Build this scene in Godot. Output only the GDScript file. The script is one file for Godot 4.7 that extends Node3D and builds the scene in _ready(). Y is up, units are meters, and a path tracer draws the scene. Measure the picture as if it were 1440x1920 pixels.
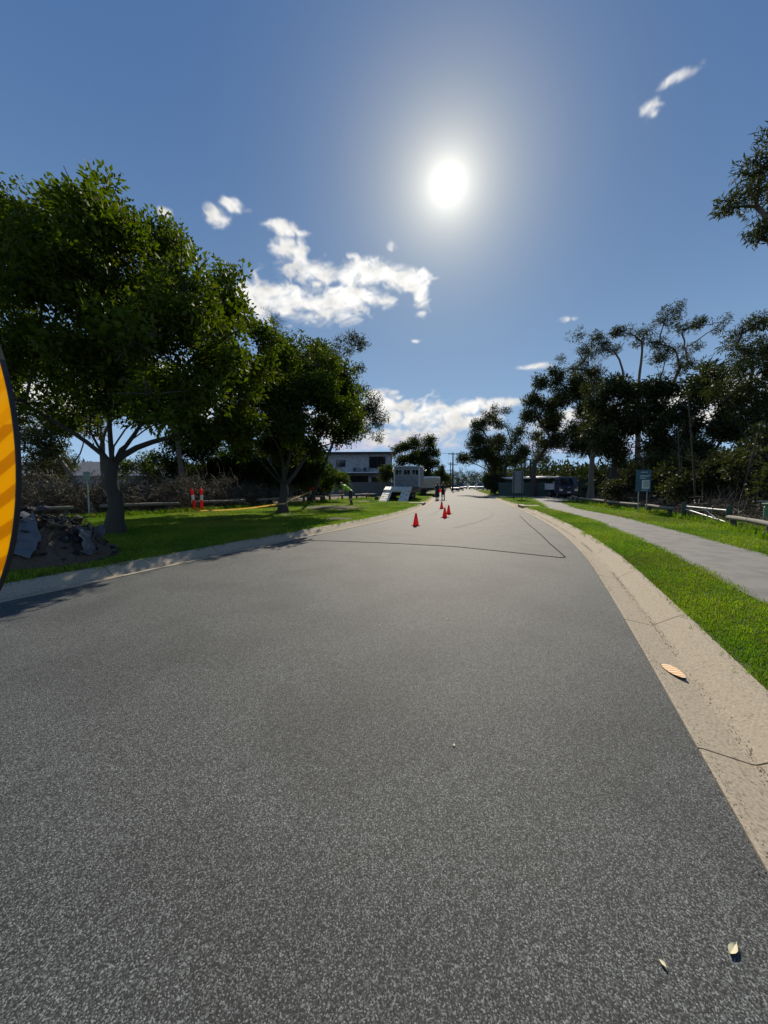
extends Node3D

# ---------------------------------------------------------------- mesh builder
class MB:
	var v := PackedVector3Array()
	var n := PackedVector3Array()
	var u := PackedVector2Array()
	var c := PackedColorArray()
	var col := Color(1, 1, 1)
	func tn(a: Vector3, b: Vector3, d: Vector3, na: Vector3, nb: Vector3, nd: Vector3, ua := Vector2.ZERO, ub := Vector2.ZERO, ud := Vector2.ZERO) -> void:
		var g := (d - a).cross(b - a)
		if g.dot(na + nb + nd) < 0.0:
			v.append_array([a, d, b]); n.append_array([na, nd, nb]); u.append_array([ua, ud, ub])
		else:
			v.append_array([a, b, d]); n.append_array([na, nb, nd]); u.append_array([ua, ub, ud])
		c.append_array([col, col, col])
	func tri(a: Vector3, b: Vector3, d: Vector3, out: Vector3) -> void:
		var g := (d - a).cross(b - a).normalized()
		if g.dot(out) < 0.0: g = -g
		tn(a, b, d, g, g, g, Vector2(a.x, a.z), Vector2(b.x, b.z), Vector2(d.x, d.z))
	func quad(a: Vector3, b: Vector3, d: Vector3, e: Vector3, out: Vector3) -> void:
		tri(a, b, d, out); tri(a, d, e, out)
	func box(ctr: Vector3, size: Vector3, bs := Basis(), bev := 0.0) -> void:
		var h := size * 0.5
		var b := minf(bev, minf(h.x, minf(h.y, h.z)) * 0.9)
		var ax := [Vector3.RIGHT, Vector3.UP, Vector3.BACK]
		for i in 3:
			var j := (i + 1) % 3
			var k := (i + 2) % 3
			for s in [-1.0, 1.0]:
				var o: Vector3 = ax[i] * s
				var p: Vector3 = ax[i] * (s * h[i])
				var dj: Vector3 = ax[j] * (h[j] - b)
				var dk: Vector3 = ax[k] * (h[k] - b)
				quad(ctr + bs * (p - dj - dk), ctr + bs * (p + dj - dk), ctr + bs * (p + dj + dk), ctr + bs * (p - dj + dk), bs * o)
				if b > 0.0:
					for t in [-1.0, 1.0]:
						if true:
							# edge between face i(s) and face j(t)
							var e0: Vector3 = ax[i] * (s * h[i]) + ax[j] * (t * (h[j] - b))
							var e1: Vector3 = ax[i] * (s * (h[i] - b)) + ax[j] * (t * h[j])
							quad(ctr + bs * (e0 - dk), ctr + bs * (e0 + dk), ctr + bs * (e1 + dk), ctr + bs * (e1 - dk), bs * (o + ax[j] * t))
		if b > 0.0:
			for x in [-1.0, 1.0]:
				for y in [-1.0, 1.0]:
					for z in [-1.0, 1.0]:
						tri(ctr + bs * Vector3(x * h.x, y * (h.y - b), z * (h.z - b)), ctr + bs * Vector3(x * (h.x - b), y * h.y, z * (h.z - b)), ctr + bs * Vector3(x * (h.x - b), y * (h.y - b), z * h.z), bs * Vector3(x, y, z))
	func bar(a: Vector3, b: Vector3, w: float, h: float, bev := 0.0) -> void:
		var z := (b - a).normalized()
		var x := Vector3.UP.cross(z)
		if x.length() < 0.01: x = Vector3.RIGHT
		x = x.normalized()
		box((a + b) * 0.5, Vector3(w, h, a.distance_to(b)), Basis(x, z.cross(x), z), bev)
	func tube(pts: Array, rad: Array, seg := 8, cap := true) -> void:
		var m := pts.size()
		var ref := Vector3(0.31, 0.2, 0.93)
		var prev := []
		var len0 := 0.0
		for i in m:
			var p: Vector3 = pts[i]
			var t: Vector3 = (pts[mini(i + 1, m - 1)] - pts[maxi(i - 1, 0)]).normalized()
			if i == 0 and absf(t.dot(ref)) > 0.9: ref = Vector3(1, 0.1, 0)
			var x := (ref - t * ref.dot(t)).normalized()
			ref = x
			var y := t.cross(x)
			if i > 0: len0 += p.distance_to(pts[i - 1])
			var ring := []
			for k in seg:
				var a := TAU * k / seg
				var d := x * cos(a) + y * sin(a)
				ring.append([p + d * rad[i], d, Vector2(float(k) / seg, len0)])
			if i > 0:
				for k in seg:
					var A: Array = prev[k]
					var B: Array = prev[(k + 1) % seg]
					var C: Array = ring[(k + 1) % seg]
					var D: Array = ring[k]
					tn(A[0], B[0], C[0], A[1], B[1], C[1], A[2], B[2], C[2]); tn(A[0], C[0], D[0], A[1], C[1], D[1], A[2], C[2], D[2])
			if cap and (i == 0 or i == m - 1) and rad[i] > 0.001:
				for k in range(1, seg - 1): tri(ring[0][0], ring[k][0], ring[k + 1][0], -t if i == 0 else t)
			prev = ring
	func lathe(prof: Array, o := Vector3.ZERO, seg := 16, bs := Basis()) -> void:
		for i in prof.size() - 1:
			var p: Vector2 = prof[i]
			var q: Vector2 = prof[i + 1]
			var d := (q - p).normalized()
			for k in seg:
				var a0 := TAU * k / seg
				var a1 := TAU * (k + 1) / seg
				var e0 := Vector3(cos(a0), 0, sin(a0))
				var e1 := Vector3(cos(a1), 0, sin(a1))
				var n0 := bs * (e0 * d.y - Vector3.UP * d.x)
				var n1 := bs * (e1 * d.y - Vector3.UP * d.x)
				var A := o + bs * (e0 * p.x + Vector3.UP * p.y)
				var B := o + bs * (e1 * p.x + Vector3.UP * p.y)
				var C := o + bs * (e1 * q.x + Vector3.UP * q.y)
				var D := o + bs * (e0 * q.x + Vector3.UP * q.y)
				if p.x > 0.0001: tn(A, B, C, n0, n1, n1)
				if q.x > 0.0001: tn(A, C, D, n0, n1, n0)
	func prism(poly: PackedVector2Array, depth: float, o: Vector3, ex: Vector3, ey: Vector3) -> void:
		var ez := ex.cross(ey).normalized()
		var t := Geometry2D.triangulate_polygon(poly)
		var f := func(p: Vector2, s: float) -> Vector3: return o + ex * p.x + ey * p.y + ez * (s * depth * 0.5)
		for i in range(0, t.size(), 3):
			for s in [-1.0, 1.0]: tri(f.call(poly[t[i]], s), f.call(poly[t[i + 1]], s), f.call(poly[t[i + 2]], s), ez * s)
		var cw := Geometry2D.is_polygon_clockwise(poly)
		for i in poly.size():
			var p := poly[i]
			var q := poly[(i + 1) % poly.size()]
			var d := (q - p).normalized()
			var o2 := Vector2(-d.y, d.x) if cw else Vector2(d.y, -d.x)
			quad(f.call(p, -1.0), f.call(q, -1.0), f.call(q, 1.0), f.call(p, 1.0), ex * o2.x + ey * o2.y)
	func blob(o: Vector3, r: Vector3, noise: FastNoiseLite, amp: float, rings := 6, seg := 9) -> void:
		var g := []
		for i in rings + 1:
			var row := []
			var th := PI * i / rings
			for k in seg + 1:
				var ph := TAU * (k % seg) / seg
				var d := Vector3(sin(th) * cos(ph), cos(th), sin(th) * sin(ph))
				row.append(o + d * r * (1.0 + amp * noise.get_noise_3dv(d * 2.0 + o * 3.0)))
			g.append(row)
		for i in rings:
			for k in seg:
				var m: Vector3 = (g[i][k] + g[i + 1][k + 1]) * 0.5 - o
				if i > 0: tri(g[i][k], g[i][k + 1], g[i + 1][k + 1], m)
				if i < rings - 1: tri(g[i][k], g[i + 1][k + 1], g[i + 1][k], m)
	func mesh() -> ArrayMesh:
		var a := []
		a.resize(Mesh.ARRAY_MAX)
		a[Mesh.ARRAY_VERTEX] = v; a[Mesh.ARRAY_NORMAL] = n; a[Mesh.ARRAY_TEX_UV] = u; a[Mesh.ARRAY_COLOR] = c
		var m := ArrayMesh.new()
		m.add_surface_from_arrays(Mesh.PRIMITIVE_TRIANGLES, a)
		return m

# ---------------------------------------------------------------- helpers
var M := {}
var used := {}
var rng := RandomNumberGenerator.new()

func numbered(called: String) -> String:
	if not used.has(called):
		used[called] = 0
		return called
	used[called] += 1
	return "%s_%03d" % [called, used[called]]
func tag(o: Node, label: String, category: String, group := "", kind := "") -> void:
	if label != "": o.set_meta("label", label)
	if category != "": o.set_meta("category", category)
	if group != "": o.set_meta("group", group)
	if kind != "": o.set_meta("kind", kind)
func thing(called: String, label: String, category: String, at := Vector3.ZERO, turn := 0.0, group := "") -> Node3D:
	var o := Node3D.new()
	o.name = numbered(called)
	add_child(o)
	o.position = at; o.rotation.y = turn
	tag(o, label, category, group)
	return o
func put(mesh: Mesh, called: String, m: Material, parent: Node3D = null, at := Vector3.ZERO, bs := Basis()) -> MeshInstance3D:
	var o := MeshInstance3D.new()
	o.mesh = mesh
	o.material_override = m
	if parent == null:
		o.name = numbered(called); add_child(o)
	else:
		o.name = called; parent.add_child(o, true)
	o.transform = Transform3D(bs, at)
	return o
func build(b: MB, called: String, m: Material, parent: Node3D = null, at := Vector3.ZERO, bs := Basis()) -> MeshInstance3D:
	return put(b.mesh(), called, m, parent, at, bs)
func structure(b: MB, called: String, m: Material, at := Vector3.ZERO) -> MeshInstance3D:
	var o := build(b, called, m, null, at)
	o.set_meta("kind", "structure")
	return o
func boxpart(called: String, m: Material, parent: Node3D, ctr: Vector3, size: Vector3, bev := 0.0, bs := Basis()) -> MeshInstance3D:
	var b := MB.new()
	b.box(Vector3.ZERO, size, Basis(), bev)
	return build(b, called, m, parent, ctr, bs)
func lin(r: float, g: float, b: float) -> Color:
	return Color(r, g, b).linear_to_srgb()
func mat(r: float, g: float, b: float, rough := 0.7, metal := 0.0) -> StandardMaterial3D:
	var m := StandardMaterial3D.new()
	m.albedo_color = lin(r, g, b)
	m.roughness = rough; m.metallic = metal
	m.cull_mode = BaseMaterial3D.CULL_DISABLED
	return m
func noise(kind: int, freq: float, seed_: int, oct := 3) -> FastNoiseLite:
	var f := FastNoiseLite.new()
	f.noise_type = kind; f.frequency = freq; f.seed = seed_
	f.fractal_octaves = oct
	if oct < 2: f.fractal_type = FastNoiseLite.FRACTAL_NONE
	return f
func ramp(stops: Array) -> Gradient:
	var g := Gradient.new()
	var o := PackedFloat32Array()
	var cs := PackedColorArray()
	for s in stops:
		o.append(s[0]); cs.append(lin(s[1], s[2], s[3]) if s.size() > 3 else Color(s[1], s[1], s[1]))
	g.offsets = o; g.colors = cs
	return g
func ntex(f: FastNoiseLite, size: int, g: Gradient = null) -> NoiseTexture2D:
	var t := NoiseTexture2D.new()
	t.noise = f; t.width = size; t.height = size; t.seamless = true; t.seamless_blend_skirt = 0.08
	t.color_ramp = g; t.generate_mipmaps = false
	return t
# a surface whose grain comes from noise laid over it in world space; metres = size of one tile
func grain(m: StandardMaterial3D, albedo: Texture2D, metres: float, bump: Texture2D = null, cm := 0.3, world := true) -> StandardMaterial3D:
	m.uv1_triplanar = true; m.uv1_world_triplanar = world
	m.uv1_scale = Vector3.ONE / metres
	m.albedo_texture = albedo
	if bump:
		m.heightmap_enabled = true; m.heightmap_texture = bump; m.heightmap_scale = cm
	return m
func patches(m: StandardMaterial3D, t: Texture2D, metres: float) -> StandardMaterial3D:
	m.detail_enabled = true; m.detail_albedo = t; m.detail_blend_mode = BaseMaterial3D.BLEND_MODE_MUL
	m.detail_uv_layer = BaseMaterial3D.DETAIL_UV_2
	m.uv2_triplanar = true; m.uv2_world_triplanar = true; m.uv2_scale = Vector3.ONE / metres
	return m
func leafmat(r: float, g: float, b: float, back: Color, rough := 0.5) -> StandardMaterial3D:
	var m := mat(r, g, b, rough)
	m.vertex_color_use_as_albedo = true
	m.backlight_enabled = true; m.backlight = back
	return m

# x of a road edge at depth z, through its measured points
var right_pts := [[10.0, -3.3], [4.0, -0.75], [0.0, 0.95], [-1.47, 1.58], [-2.29, 1.93], [-4.0, 2.66], [-6.26, 3.6], [-8.35, 4.42], [-11.25, 5.4], [-15.0, 6.47], [-21.4, 7.95], [-31.2, 9.9], [-52.6, 13.9], [-89.0, 21.0], [-130.0, 30.0], [-200.0, 47.0]]
var left_pts := [[10.0, -12.6], [4.0, -9.6], [0.0, -7.65], [-5.1, -5.2], [-7.4, -4.17], [-10.0, -3.05], [-12.5, -1.9], [-15.1, -0.75], [-18.0, 0.4], [-23.5, 2.1], [-32.0, 3.9], [-40.0, 5.2], [-68.0, 9.9], [-100.0, 16.0], [-129.0, 22.4], [-200.0, 39.5]]
func edge(p: Array, z: float) -> float:
	var n := p.size()
	for i in n - 1:
		if z <= p[i][0] and z >= p[i + 1][0]:
			var sl := []
			for k in [i, i + 1]:
				var a: int = maxi(k - 1, 0)
				var b: int = mini(k + 1, n - 1)
				sl.append((p[b][1] - p[a][1]) / (p[b][0] - p[a][0]))
			var h: float = p[i + 1][0] - p[i][0]
			var t: float = (z - p[i][0]) / h
			var t2 := t * t
			var t3 := t2 * t
			return (2 * t3 - 3 * t2 + 1) * p[i][1] + (t3 - 2 * t2 + t) * h * sl[0] + (-2 * t3 + 3 * t2) * p[i + 1][1] + (t3 - t2) * h * sl[1]
	return p[n - 1][1]
# a row of [point, outward direction] along a road edge, evenly spaced
func along(p: Array, side: float, z0: float, z1: float, step: float) -> Array:
	var out := []
	var z := z0
	while z > z1:
		var x := edge(p, z)
		var dx := (edge(p, z - 0.05) - edge(p, z + 0.05)) / -0.1
		var t := Vector3(-dx, 0, -1.0).normalized()
		var nrm := Vector3(-t.z, 0, t.x) * side
		out.append([Vector3(x, 0, z), nrm])
		z -= step * absf(t.z)
	return out

# ---------------------------------------------------------------- sky
var SUN := Vector3(0.12562, 0.58786, -0.79915)
var clouds := [
	[-12.1, 23.8, 9.8, 2.4], [-17.8, 23.8, 4.3, 2.9], [-5.3, 24.8, 7.3, 1.7], [-10.6, 27.4, 5.2, 1.9], [-13.1, 29.4, 2.6, 1.5], [-1.5, 28.1, 5.3, 1.7], [3.1, 26.9, 3.8, 1.5], [5.5, 24.8, 1.4, 2.0], [-13.5, 31.5, 2.8, 0.8], [-22.5, 31.4, 1.7, 1.2], [-20.5, 32.7, 2.0, 0.66], [1.1, 30.5, 0.9, 0.64], [-4.6, 27.2, 3.0, 1.4],
	[4.7, 9.9, 8.4, 2.9], [13.8, 11.1, 5.7, 1.1], [0.0, 11.4, 3.9, 2.0], [10.8, 9.0, 6.6, 2.2], [18.1, 11.2, 2.1, 0.63], [3.1, 6.5, 11.5, 2.3], [-1.6, 12.8, 3.1, 0.72], [-6.2, 8.3, 6.3, 3.7],
	[35.3, 38.6, 2.6, 0.5, 0.62], [33.0, 37.3, 1.6, 0.8, 0.66], [31.2, 38.6, 1.2, 0.4, 0.7], [21.0, 15.6, 2.6, 0.5, 0.3], [24.7, 20.6, 1.4, 0.4, 0.45], [4.9, 19.8, 1.1, 0.33, 0.4], [1.2, 13.2, 1.7, 0.5, 0.3], [-28.4, 30.4, 0.94, 0.66, 0.6], [-30.0, 12.0, 12.0, 4.0], [-44.0, 9.0, 9.0, 4.0], [28.0, 7.0, 9.0, 3.5], [41.0, 9.0, 8.0, 3.0]]
func make_sky() -> ImageTexture:
	var W := 2560
	var H := 1280
	var list := clouds.duplicate()
	rng.seed = 5
	for i in 34:                                   # the same scattered cloud goes on all round
		var az := rng.randf_range(58.0, 302.0)
		if absf(az - 180.0) < 13.0: az += 26.0
		var el := rng.randf_range(5.0, 34.0)
		list.append([az if az < 180.0 else az - 360.0, el, rng.randf_range(3.0, 11.0), rng.randf_range(0.8, 3.0)])
	var bins := []
	for i in W:
		var az := (i + 0.5) / W * 360.0
		var l := []
		for c in list:
			var d := absf(wrapf(az - c[0], -180.0, 180.0))
			if d < c[2] * 1.7: l.append(c)
		bins.append(l)
	var n1 := noise(FastNoiseLite.TYPE_SIMPLEX_SMOOTH, 0.16, 3, 6)
	n1.fractal_gain = 0.6
	var n2 := noise(FastNoiseLite.TYPE_SIMPLEX_SMOOTH, 0.09, 8, 3)
	var data := PackedFloat32Array()
	data.resize(W * H * 3)
	var top := Vector3(0.047, 0.114, 0.268)
	var hor := Vector3(0.31, 0.47, 0.66)
	var o := 0
	for j in H:
		var el := 90.0 - (j + 0.5) / H * 180.0
		var er := deg_to_rad(el)
		var s := sin(er)
		var ce := cos(er)
		var base := top.lerp(hor, pow(1.0 - clampf(s, 0.0, 1.0), 2.6))
		if el < -1.0:
			for i in W:
				data[o] = hor.x * 0.6; data[o + 1] = hor.y * 0.6; data[o + 2] = hor.z * 0.55; o += 3
			continue
		for i in W:
			var azr := (i + 0.5) / W * TAU
			var c := base
			var dt := ce * sin(azr) * SUN.x + s * SUN.y + ce * cos(azr) * -SUN.z
			var th := 99.0
			if dt > 0.3:
				th = rad_to_deg(acos(minf(dt, 1.0)))
				var g := 0.68 * exp(-th / 6.2)
				var w := 0.75 * exp(-th / 1.6) + 3.0 * exp(-th * th / 0.3)
				c += Vector3(g * 0.97 + w, g * 0.84 + w, g * 0.46 + w)
			var l: Array = bins[i]
			if l.size() > 0 and el < 46.0:
				var az := wrapf(rad_to_deg(azr), -180.0, 180.0)
				var m := -1.0
				for e in l:
					var da: float = wrapf(az - e[0], -180.0, 180.0) / e[2]
					var de: float = (el - e[1]) / e[3]
					m = maxf(m, 1.0 - da * da - de * de - (e[4] if e.size() > 4 else 0.0))
				if m > -0.9:
					var wx := n2.get_noise_2d(az * 2.0, el * 3.0) * 5.0
					var k := n1.get_noise_2d(az * 1.1 + wx, el * 1.9 + wx * 0.5)
					var d := pow(smoothstep(-0.15, 1.05, m * 0.85 + k * 1.25 + 0.08), 1.25)
					if d > 0.001:
						var lit := 0.66 + 0.26 * n1.get_noise_2d(az * 1.5 + 40.0, el * 2.4 + 1.5) + 0.3 * exp(-th / 14.0)
						lit *= lerpf(0.62, 1.0, smoothstep(3.0, 11.0, el))
						var cc := Vector3(lit, lit * 0.985, lit * 0.95)
						c = c.lerp(cc.max(c), d)
			data[o] = c.x; data[o + 1] = c.y; data[o + 2] = c.z
			o += 3
	var img := Image.create_from_data(W, H, false, Image.FORMAT_RGBF, data.to_byte_array())
	return ImageTexture.create_from_image(img)

# ---------------------------------------------------------------- materials
func make_materials() -> void:
	var S := FastNoiseLite.TYPE_SIMPLEX_SMOOTH
	var stones := noise(FastNoiseLite.TYPE_CELLULAR, 0.27, 11, 1)
	stones.cellular_return_type = FastNoiseLite.RETURN_CELL_VALUE
	var stone_h := noise(FastNoiseLite.TYPE_CELLULAR, 0.27, 11, 1)
	stone_h.cellular_return_type = FastNoiseLite.RETURN_DISTANCE2_SUB
	var blot := ntex(noise(S, 0.012, 4, 5), 512, ramp([[0.0, 0.72, 0.72, 0.72], [0.45, 0.9, 0.9, 0.9], [0.6, 1.0, 1.0, 1.0], [1.0, 1.0, 1.0, 0.98]]))
	var fine := ntex(noise(S, 0.12, 7, 4), 512, ramp([[0.0, 0.55, 0.55, 0.55], [0.5, 0.85, 0.85, 0.85], [1.0, 1.0, 1.0, 1.0]]))
	var fine_h := ntex(noise(S, 0.14, 9, 4), 512)
	var asphalt_t := ntex(stones, 1024, ramp([[0.0, 0.012, 0.012, 0.012], [0.42, 0.035, 0.036, 0.035], [0.66, 0.075, 0.077, 0.073], [0.86, 0.145, 0.147, 0.139], [1.0, 0.28, 0.28, 0.265]]))
	var asphalt_h := ntex(stone_h, 1024)
	asphalt_t.seamless = false; asphalt_h.seamless = false
	M.asphalt = patches(grain(mat(0.87, 0.95, 1.0, 0.78), asphalt_t, 1.15, asphalt_h, 0.08), blot, 9.0)
	M.asphalt.metallic_specular = 0.4
	M.new_asphalt = patches(grain(mat(0.78, 0.85, 0.9, 0.78), asphalt_t, 1.2, asphalt_h, 0.08), blot, 6.0)
	M.new_asphalt.metallic_specular = 0.4
	M.seam = grain(mat(0.02, 0.02, 0.021, 0.95), fine, 0.5)
	M.seam.metallic_specular = 0.1
	M.tyre_mark = patches(grain(mat(0.66, 0.69, 0.72, 0.8), asphalt_t, 1.35, asphalt_h, 0.1), blot, 3.0)
	M.tyre_mark.metallic_specular = 0.4
	var conc_t := ntex(noise(S, 0.11, 21, 6), 1024, ramp([[0.0, 0.21, 0.178, 0.128], [0.4, 0.315, 0.272, 0.202], [0.6, 0.36, 0.312, 0.235], [1.0, 0.47, 0.42, 0.33]]))
	var speck := noise(FastNoiseLite.TYPE_CELLULAR, 0.12, 31, 1)
	speck.cellular_return_type = FastNoiseLite.RETURN_CELL_VALUE
	var speck_t := ntex(speck, 512, ramp([[0.0, 0.62, 0.62, 0.62], [0.08, 0.7, 0.7, 0.7], [0.14, 0.93, 0.93, 0.93], [1.0, 1.0, 1.0, 1.0]]))
	M.kerb = patches(grain(mat(1, 1, 1, 0.85), conc_t, 2.7, fine_h, 0.012), speck_t, 0.9)
	M.kerb.metallic_specular = 0.3
	M.path = patches(grain(mat(1.0, 0.985, 0.94, 0.8), ntex(noise(S, 0.3, 23, 3), 512, ramp([[0.0, 0.1, 0.1, 0.098], [0.5, 0.19, 0.19, 0.185], [1.0, 0.32, 0.32, 0.31]])), 1.3, fine_h, 0.015), blot, 4.0)
	M.path.metallic_specular = 0.3
	M.turf = patches(grain(mat(1, 1, 1, 0.95), ntex(noise(S, 0.09, 25, 5), 512, ramp([[0.0, 0.03, 0.035, 0.012], [0.4, 0.06, 0.075, 0.018], [0.65, 0.1, 0.115, 0.028], [1.0, 0.17, 0.14, 0.06]])), 1.7, fine_h, 0.8), blot, 6.0)
	M.litter = patches(grain(mat(1, 1, 1, 0.95), ntex(noise(S, 0.1, 27, 5), 512, ramp([[0.0, 0.03, 0.022, 0.014], [0.5, 0.085, 0.062, 0.038], [1.0, 0.2, 0.15, 0.09]])), 1.9, fine_h, 1.2), blot, 7.0)
	M.soil = grain(mat(1, 1, 1, 0.95), ntex(noise(S, 0.06, 29, 5), 512, ramp([[0.0, 0.035, 0.025, 0.017], [0.5, 0.075, 0.055, 0.037], [1.0, 0.15, 0.11, 0.075]])), 1.2, fine_h, 1.5)
	M.bark = grain(mat(1, 1, 1, 0.9), ntex(noise(S, 0.05, 33, 5), 512, ramp([[0.0, 0.022, 0.019, 0.016], [0.5, 0.06, 0.054, 0.047], [1.0, 0.12, 0.11, 0.095]])), 0.7, fine_h, 1.2)
	M.pale_bark = grain(mat(1, 1, 1, 0.85), ntex(noise(S, 0.03, 35, 5), 512, ramp([[0.0, 0.06, 0.045, 0.032], [0.5, 0.15, 0.125, 0.1], [1.0, 0.34, 0.3, 0.25]])), 1.1, fine_h, 0.6)
	M.timber = grain(mat(1, 1, 1, 0.85), ntex(noise(S, 0.04, 37, 5), 512, ramp([[0.0, 0.07, 0.062, 0.05], [0.5, 0.2, 0.185, 0.155], [1.0, 0.36, 0.34, 0.3]])), 0.9, fine_h, 0.5)
	M.post_timber = grain(mat(0.45, 0.42, 0.38, 0.9), M.timber.albedo_texture, 0.7, fine_h, 0.5)
	M.leaf = leafmat(1, 1, 1, Color(0.95, 1.0, 0.2), 0.58)
	M.leaf.metallic_specular = 0.25
	M.gum_leaf = leafmat(1, 1, 1, Color(0.75, 0.8, 0.42), 0.6)
	M.gum_leaf.metallic_specular = 0.25
	M.dry_leaf = leafmat(1, 1, 1, Color(0.5, 0.45, 0.3), 0.7)
	M.grass = leafmat(1, 1, 1, Color(0.92, 1.0, 0.1), 0.55)
	M.grass.metallic_specular = 0.25
	M.twig = mat(0.16, 0.135, 0.105, 0.9)
	M.dark_twig = mat(0.07, 0.055, 0.042, 0.9)
	# plastics, paint and metal
	var dirt := ntex(noise(S, 0.02, 41, 5), 256, ramp([[0.0, 0.6, 0.58, 0.54], [0.4, 0.88, 0.87, 0.85], [0.6, 1, 1, 1], [1.0, 1, 1, 1]]))
	M.cone = grain(mat(0.95, 0.045, 0.02, 0.5), dirt, 0.6)
	M.cone.backlight_enabled = true; M.cone.backlight = Color(1.0, 0.5, 0.4)
	M.reflective = mat(0.75, 0.75, 0.76, 0.35)
	M.rubber = grain(mat(0.02, 0.02, 0.021, 0.8), fine, 0.4)
	M.black_steel = grain(mat(0.03, 0.031, 0.033, 0.6), dirt, 0.7)
	M.cream_paint = grain(mat(0.8, 0.76, 0.64, 0.6), ntex(noise(S, 0.05, 43, 4), 256, ramp([[0.0, 0.05, 0.045, 0.04], [0.3, 0.2, 0.18, 0.16], [0.36, 0.85, 0.84, 0.8], [1.0, 1, 1, 1]])), 1.1)
	M.white_paint = grain(mat(0.7, 0.7, 0.68, 0.45), dirt, 1.9)
	M.grey_panel = grain(mat(0.2, 0.23, 0.26, 0.5), dirt, 2.1)
	M.beige_panel = grain(mat(0.4, 0.37, 0.3, 0.5), dirt, 1.6)
	M.glass = mat(0.012, 0.015, 0.02, 0.06)
	M.glass.metallic_specular = 0.7
	M.orange_lens = mat(0.75, 0.2, 0.02, 0.3)
	M.red_lens = mat(0.5, 0.02, 0.015, 0.3)
	M.clear_lens = mat(0.75, 0.72, 0.6, 0.2)
	M.galvanised = grain(mat(0.42, 0.44, 0.46, 0.42, 0.7), dirt, 0.5)
	M.sign_grey = grain(mat(0.26, 0.29, 0.33, 0.45, 0.4), dirt, 1.3)
	M.navy = grain(mat(0.01, 0.018, 0.05, 0.3), dirt, 1.7)
	M.navy.clearcoat_enabled = true; M.navy.clearcoat = 0.6
	M.car_grey = mat(0.05, 0.06, 0.065, 0.3, 0.3)
	M.car_dark = mat(0.02, 0.021, 0.024, 0.3, 0.2)
	M.car_white = mat(0.75, 0.75, 0.75, 0.3)
	M.car_silver = mat(0.45, 0.46, 0.47, 0.3, 0.5)
	M.teal = grain(mat(0.012, 0.085, 0.115, 0.45), dirt, 0.9)
	M.print = mat(0.55, 0.62, 0.6, 0.6)
	M.green_paint = grain(mat(0.02, 0.06, 0.042, 0.5), dirt, 0.5)
	M.green_tank = grain(mat(0.03, 0.075, 0.06, 0.5), dirt, 1.2)
	M.green_plastic = mat(0.1, 0.24, 0.12, 0.5)
	M.render_wall = grain(mat(0.36, 0.385, 0.42, 0.85), dirt, 3.0)
	M.fascia = mat(0.025, 0.027, 0.032, 0.6)
	M.fence = grain(mat(0.1, 0.115, 0.125, 0.6), dirt, 1.4)
	M.fence_green = grain(mat(0.03, 0.07, 0.06, 0.6), dirt, 1.4)
	M.roof_white = grain(mat(0.7, 0.71, 0.72, 0.4), dirt, 2.4)
	M.roof_grey = grain(mat(0.14, 0.15, 0.16, 0.6), dirt, 2.4)
	M.brick = grain(mat(0.2, 0.12, 0.085, 0.9), dirt, 0.9)
	M.fabric = grain(mat(0.11, 0.125, 0.145, 0.9), fine, 0.6, fine_h, 0.3)
	M.rubble = grain(mat(0.09, 0.1, 0.115, 0.9), fine, 0.3, fine_h, 0.8)
	M.rubble_dark = grain(mat(0.03, 0.031, 0.036, 0.85), fine, 0.25, fine_h, 0.8)
	M.rubble_brown = grain(mat(0.09, 0.075, 0.045, 0.95), fine, 0.3, fine_h, 1.0)
	M.tape = grain(mat(0.72, 0.64, 0.38, 0.4), ntex(noise(S, 0.03, 45, 1), 128, ramp([[0.0, 1, 0.7, 0.25], [0.5, 1, 0.85, 0.6], [0.55, 1, 1, 1], [1, 1, 1, 1]])), 0.8)
	M.tape.backlight_enabled = true; M.tape.backlight = Color(0.9, 0.8, 0.5)
	M.skin = mat(1, 1, 1, 0.6)
	M.skin.vertex_color_use_as_albedo = true
	# retroreflective sheet of the bat, lit through from behind
	var img := Image.create(256, 512, false, Image.FORMAT_RGB8)
	var a := lin(1.0, 0.66, 0.0)
	var b := lin(0.8, 0.45, 0.0)
	var d := lin(1.0, 0.66, 0.1)
	for y in 512:
		for x in 256:
			var k := fposmod(y * 1.0 + x * 0.72, 40.0)
			var cc := a
			if y > 225:
				if k < 17.0: cc = b
			elif k < 14.0 and (x + y) % 6 < 3 and (y % 5) < 3: cc = d
			elif k > 24.0: cc = a.lerp(b, 0.25)
			img.set_pixel(x, y, cc)
	M.bat = StandardMaterial3D.new()
	M.bat.albedo_texture = ImageTexture.create_from_image(img)
	M.bat.roughness = 0.6
	M.bat.metallic_specular = 0.1
	M.bat.cull_mode = BaseMaterial3D.CULL_DISABLED
	M.bat.backlight_enabled = true; M.bat.backlight = Color(1, 1, 1)
	M.flop_sole = mat(0.03, 0.028, 0.026, 0.8)
	var fi := Image.create(64, 128, false, Image.FORMAT_RGB8)
	for y in 128:
		for x in 64:
			var w := sin(y * 0.3 + x * 0.16 + sin(x * 0.12) * 0.7)
			fi.set_pixel(x, y, lin(0.72, 0.66, 0.52) if w > 0.15 else lin(0.66, 0.3, 0.06))
	M.flop_top = StandardMaterial3D.new()
	M.flop_top.albedo_texture = ImageTexture.create_from_image(fi)
	M.flop_top.roughness = 0.8

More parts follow.
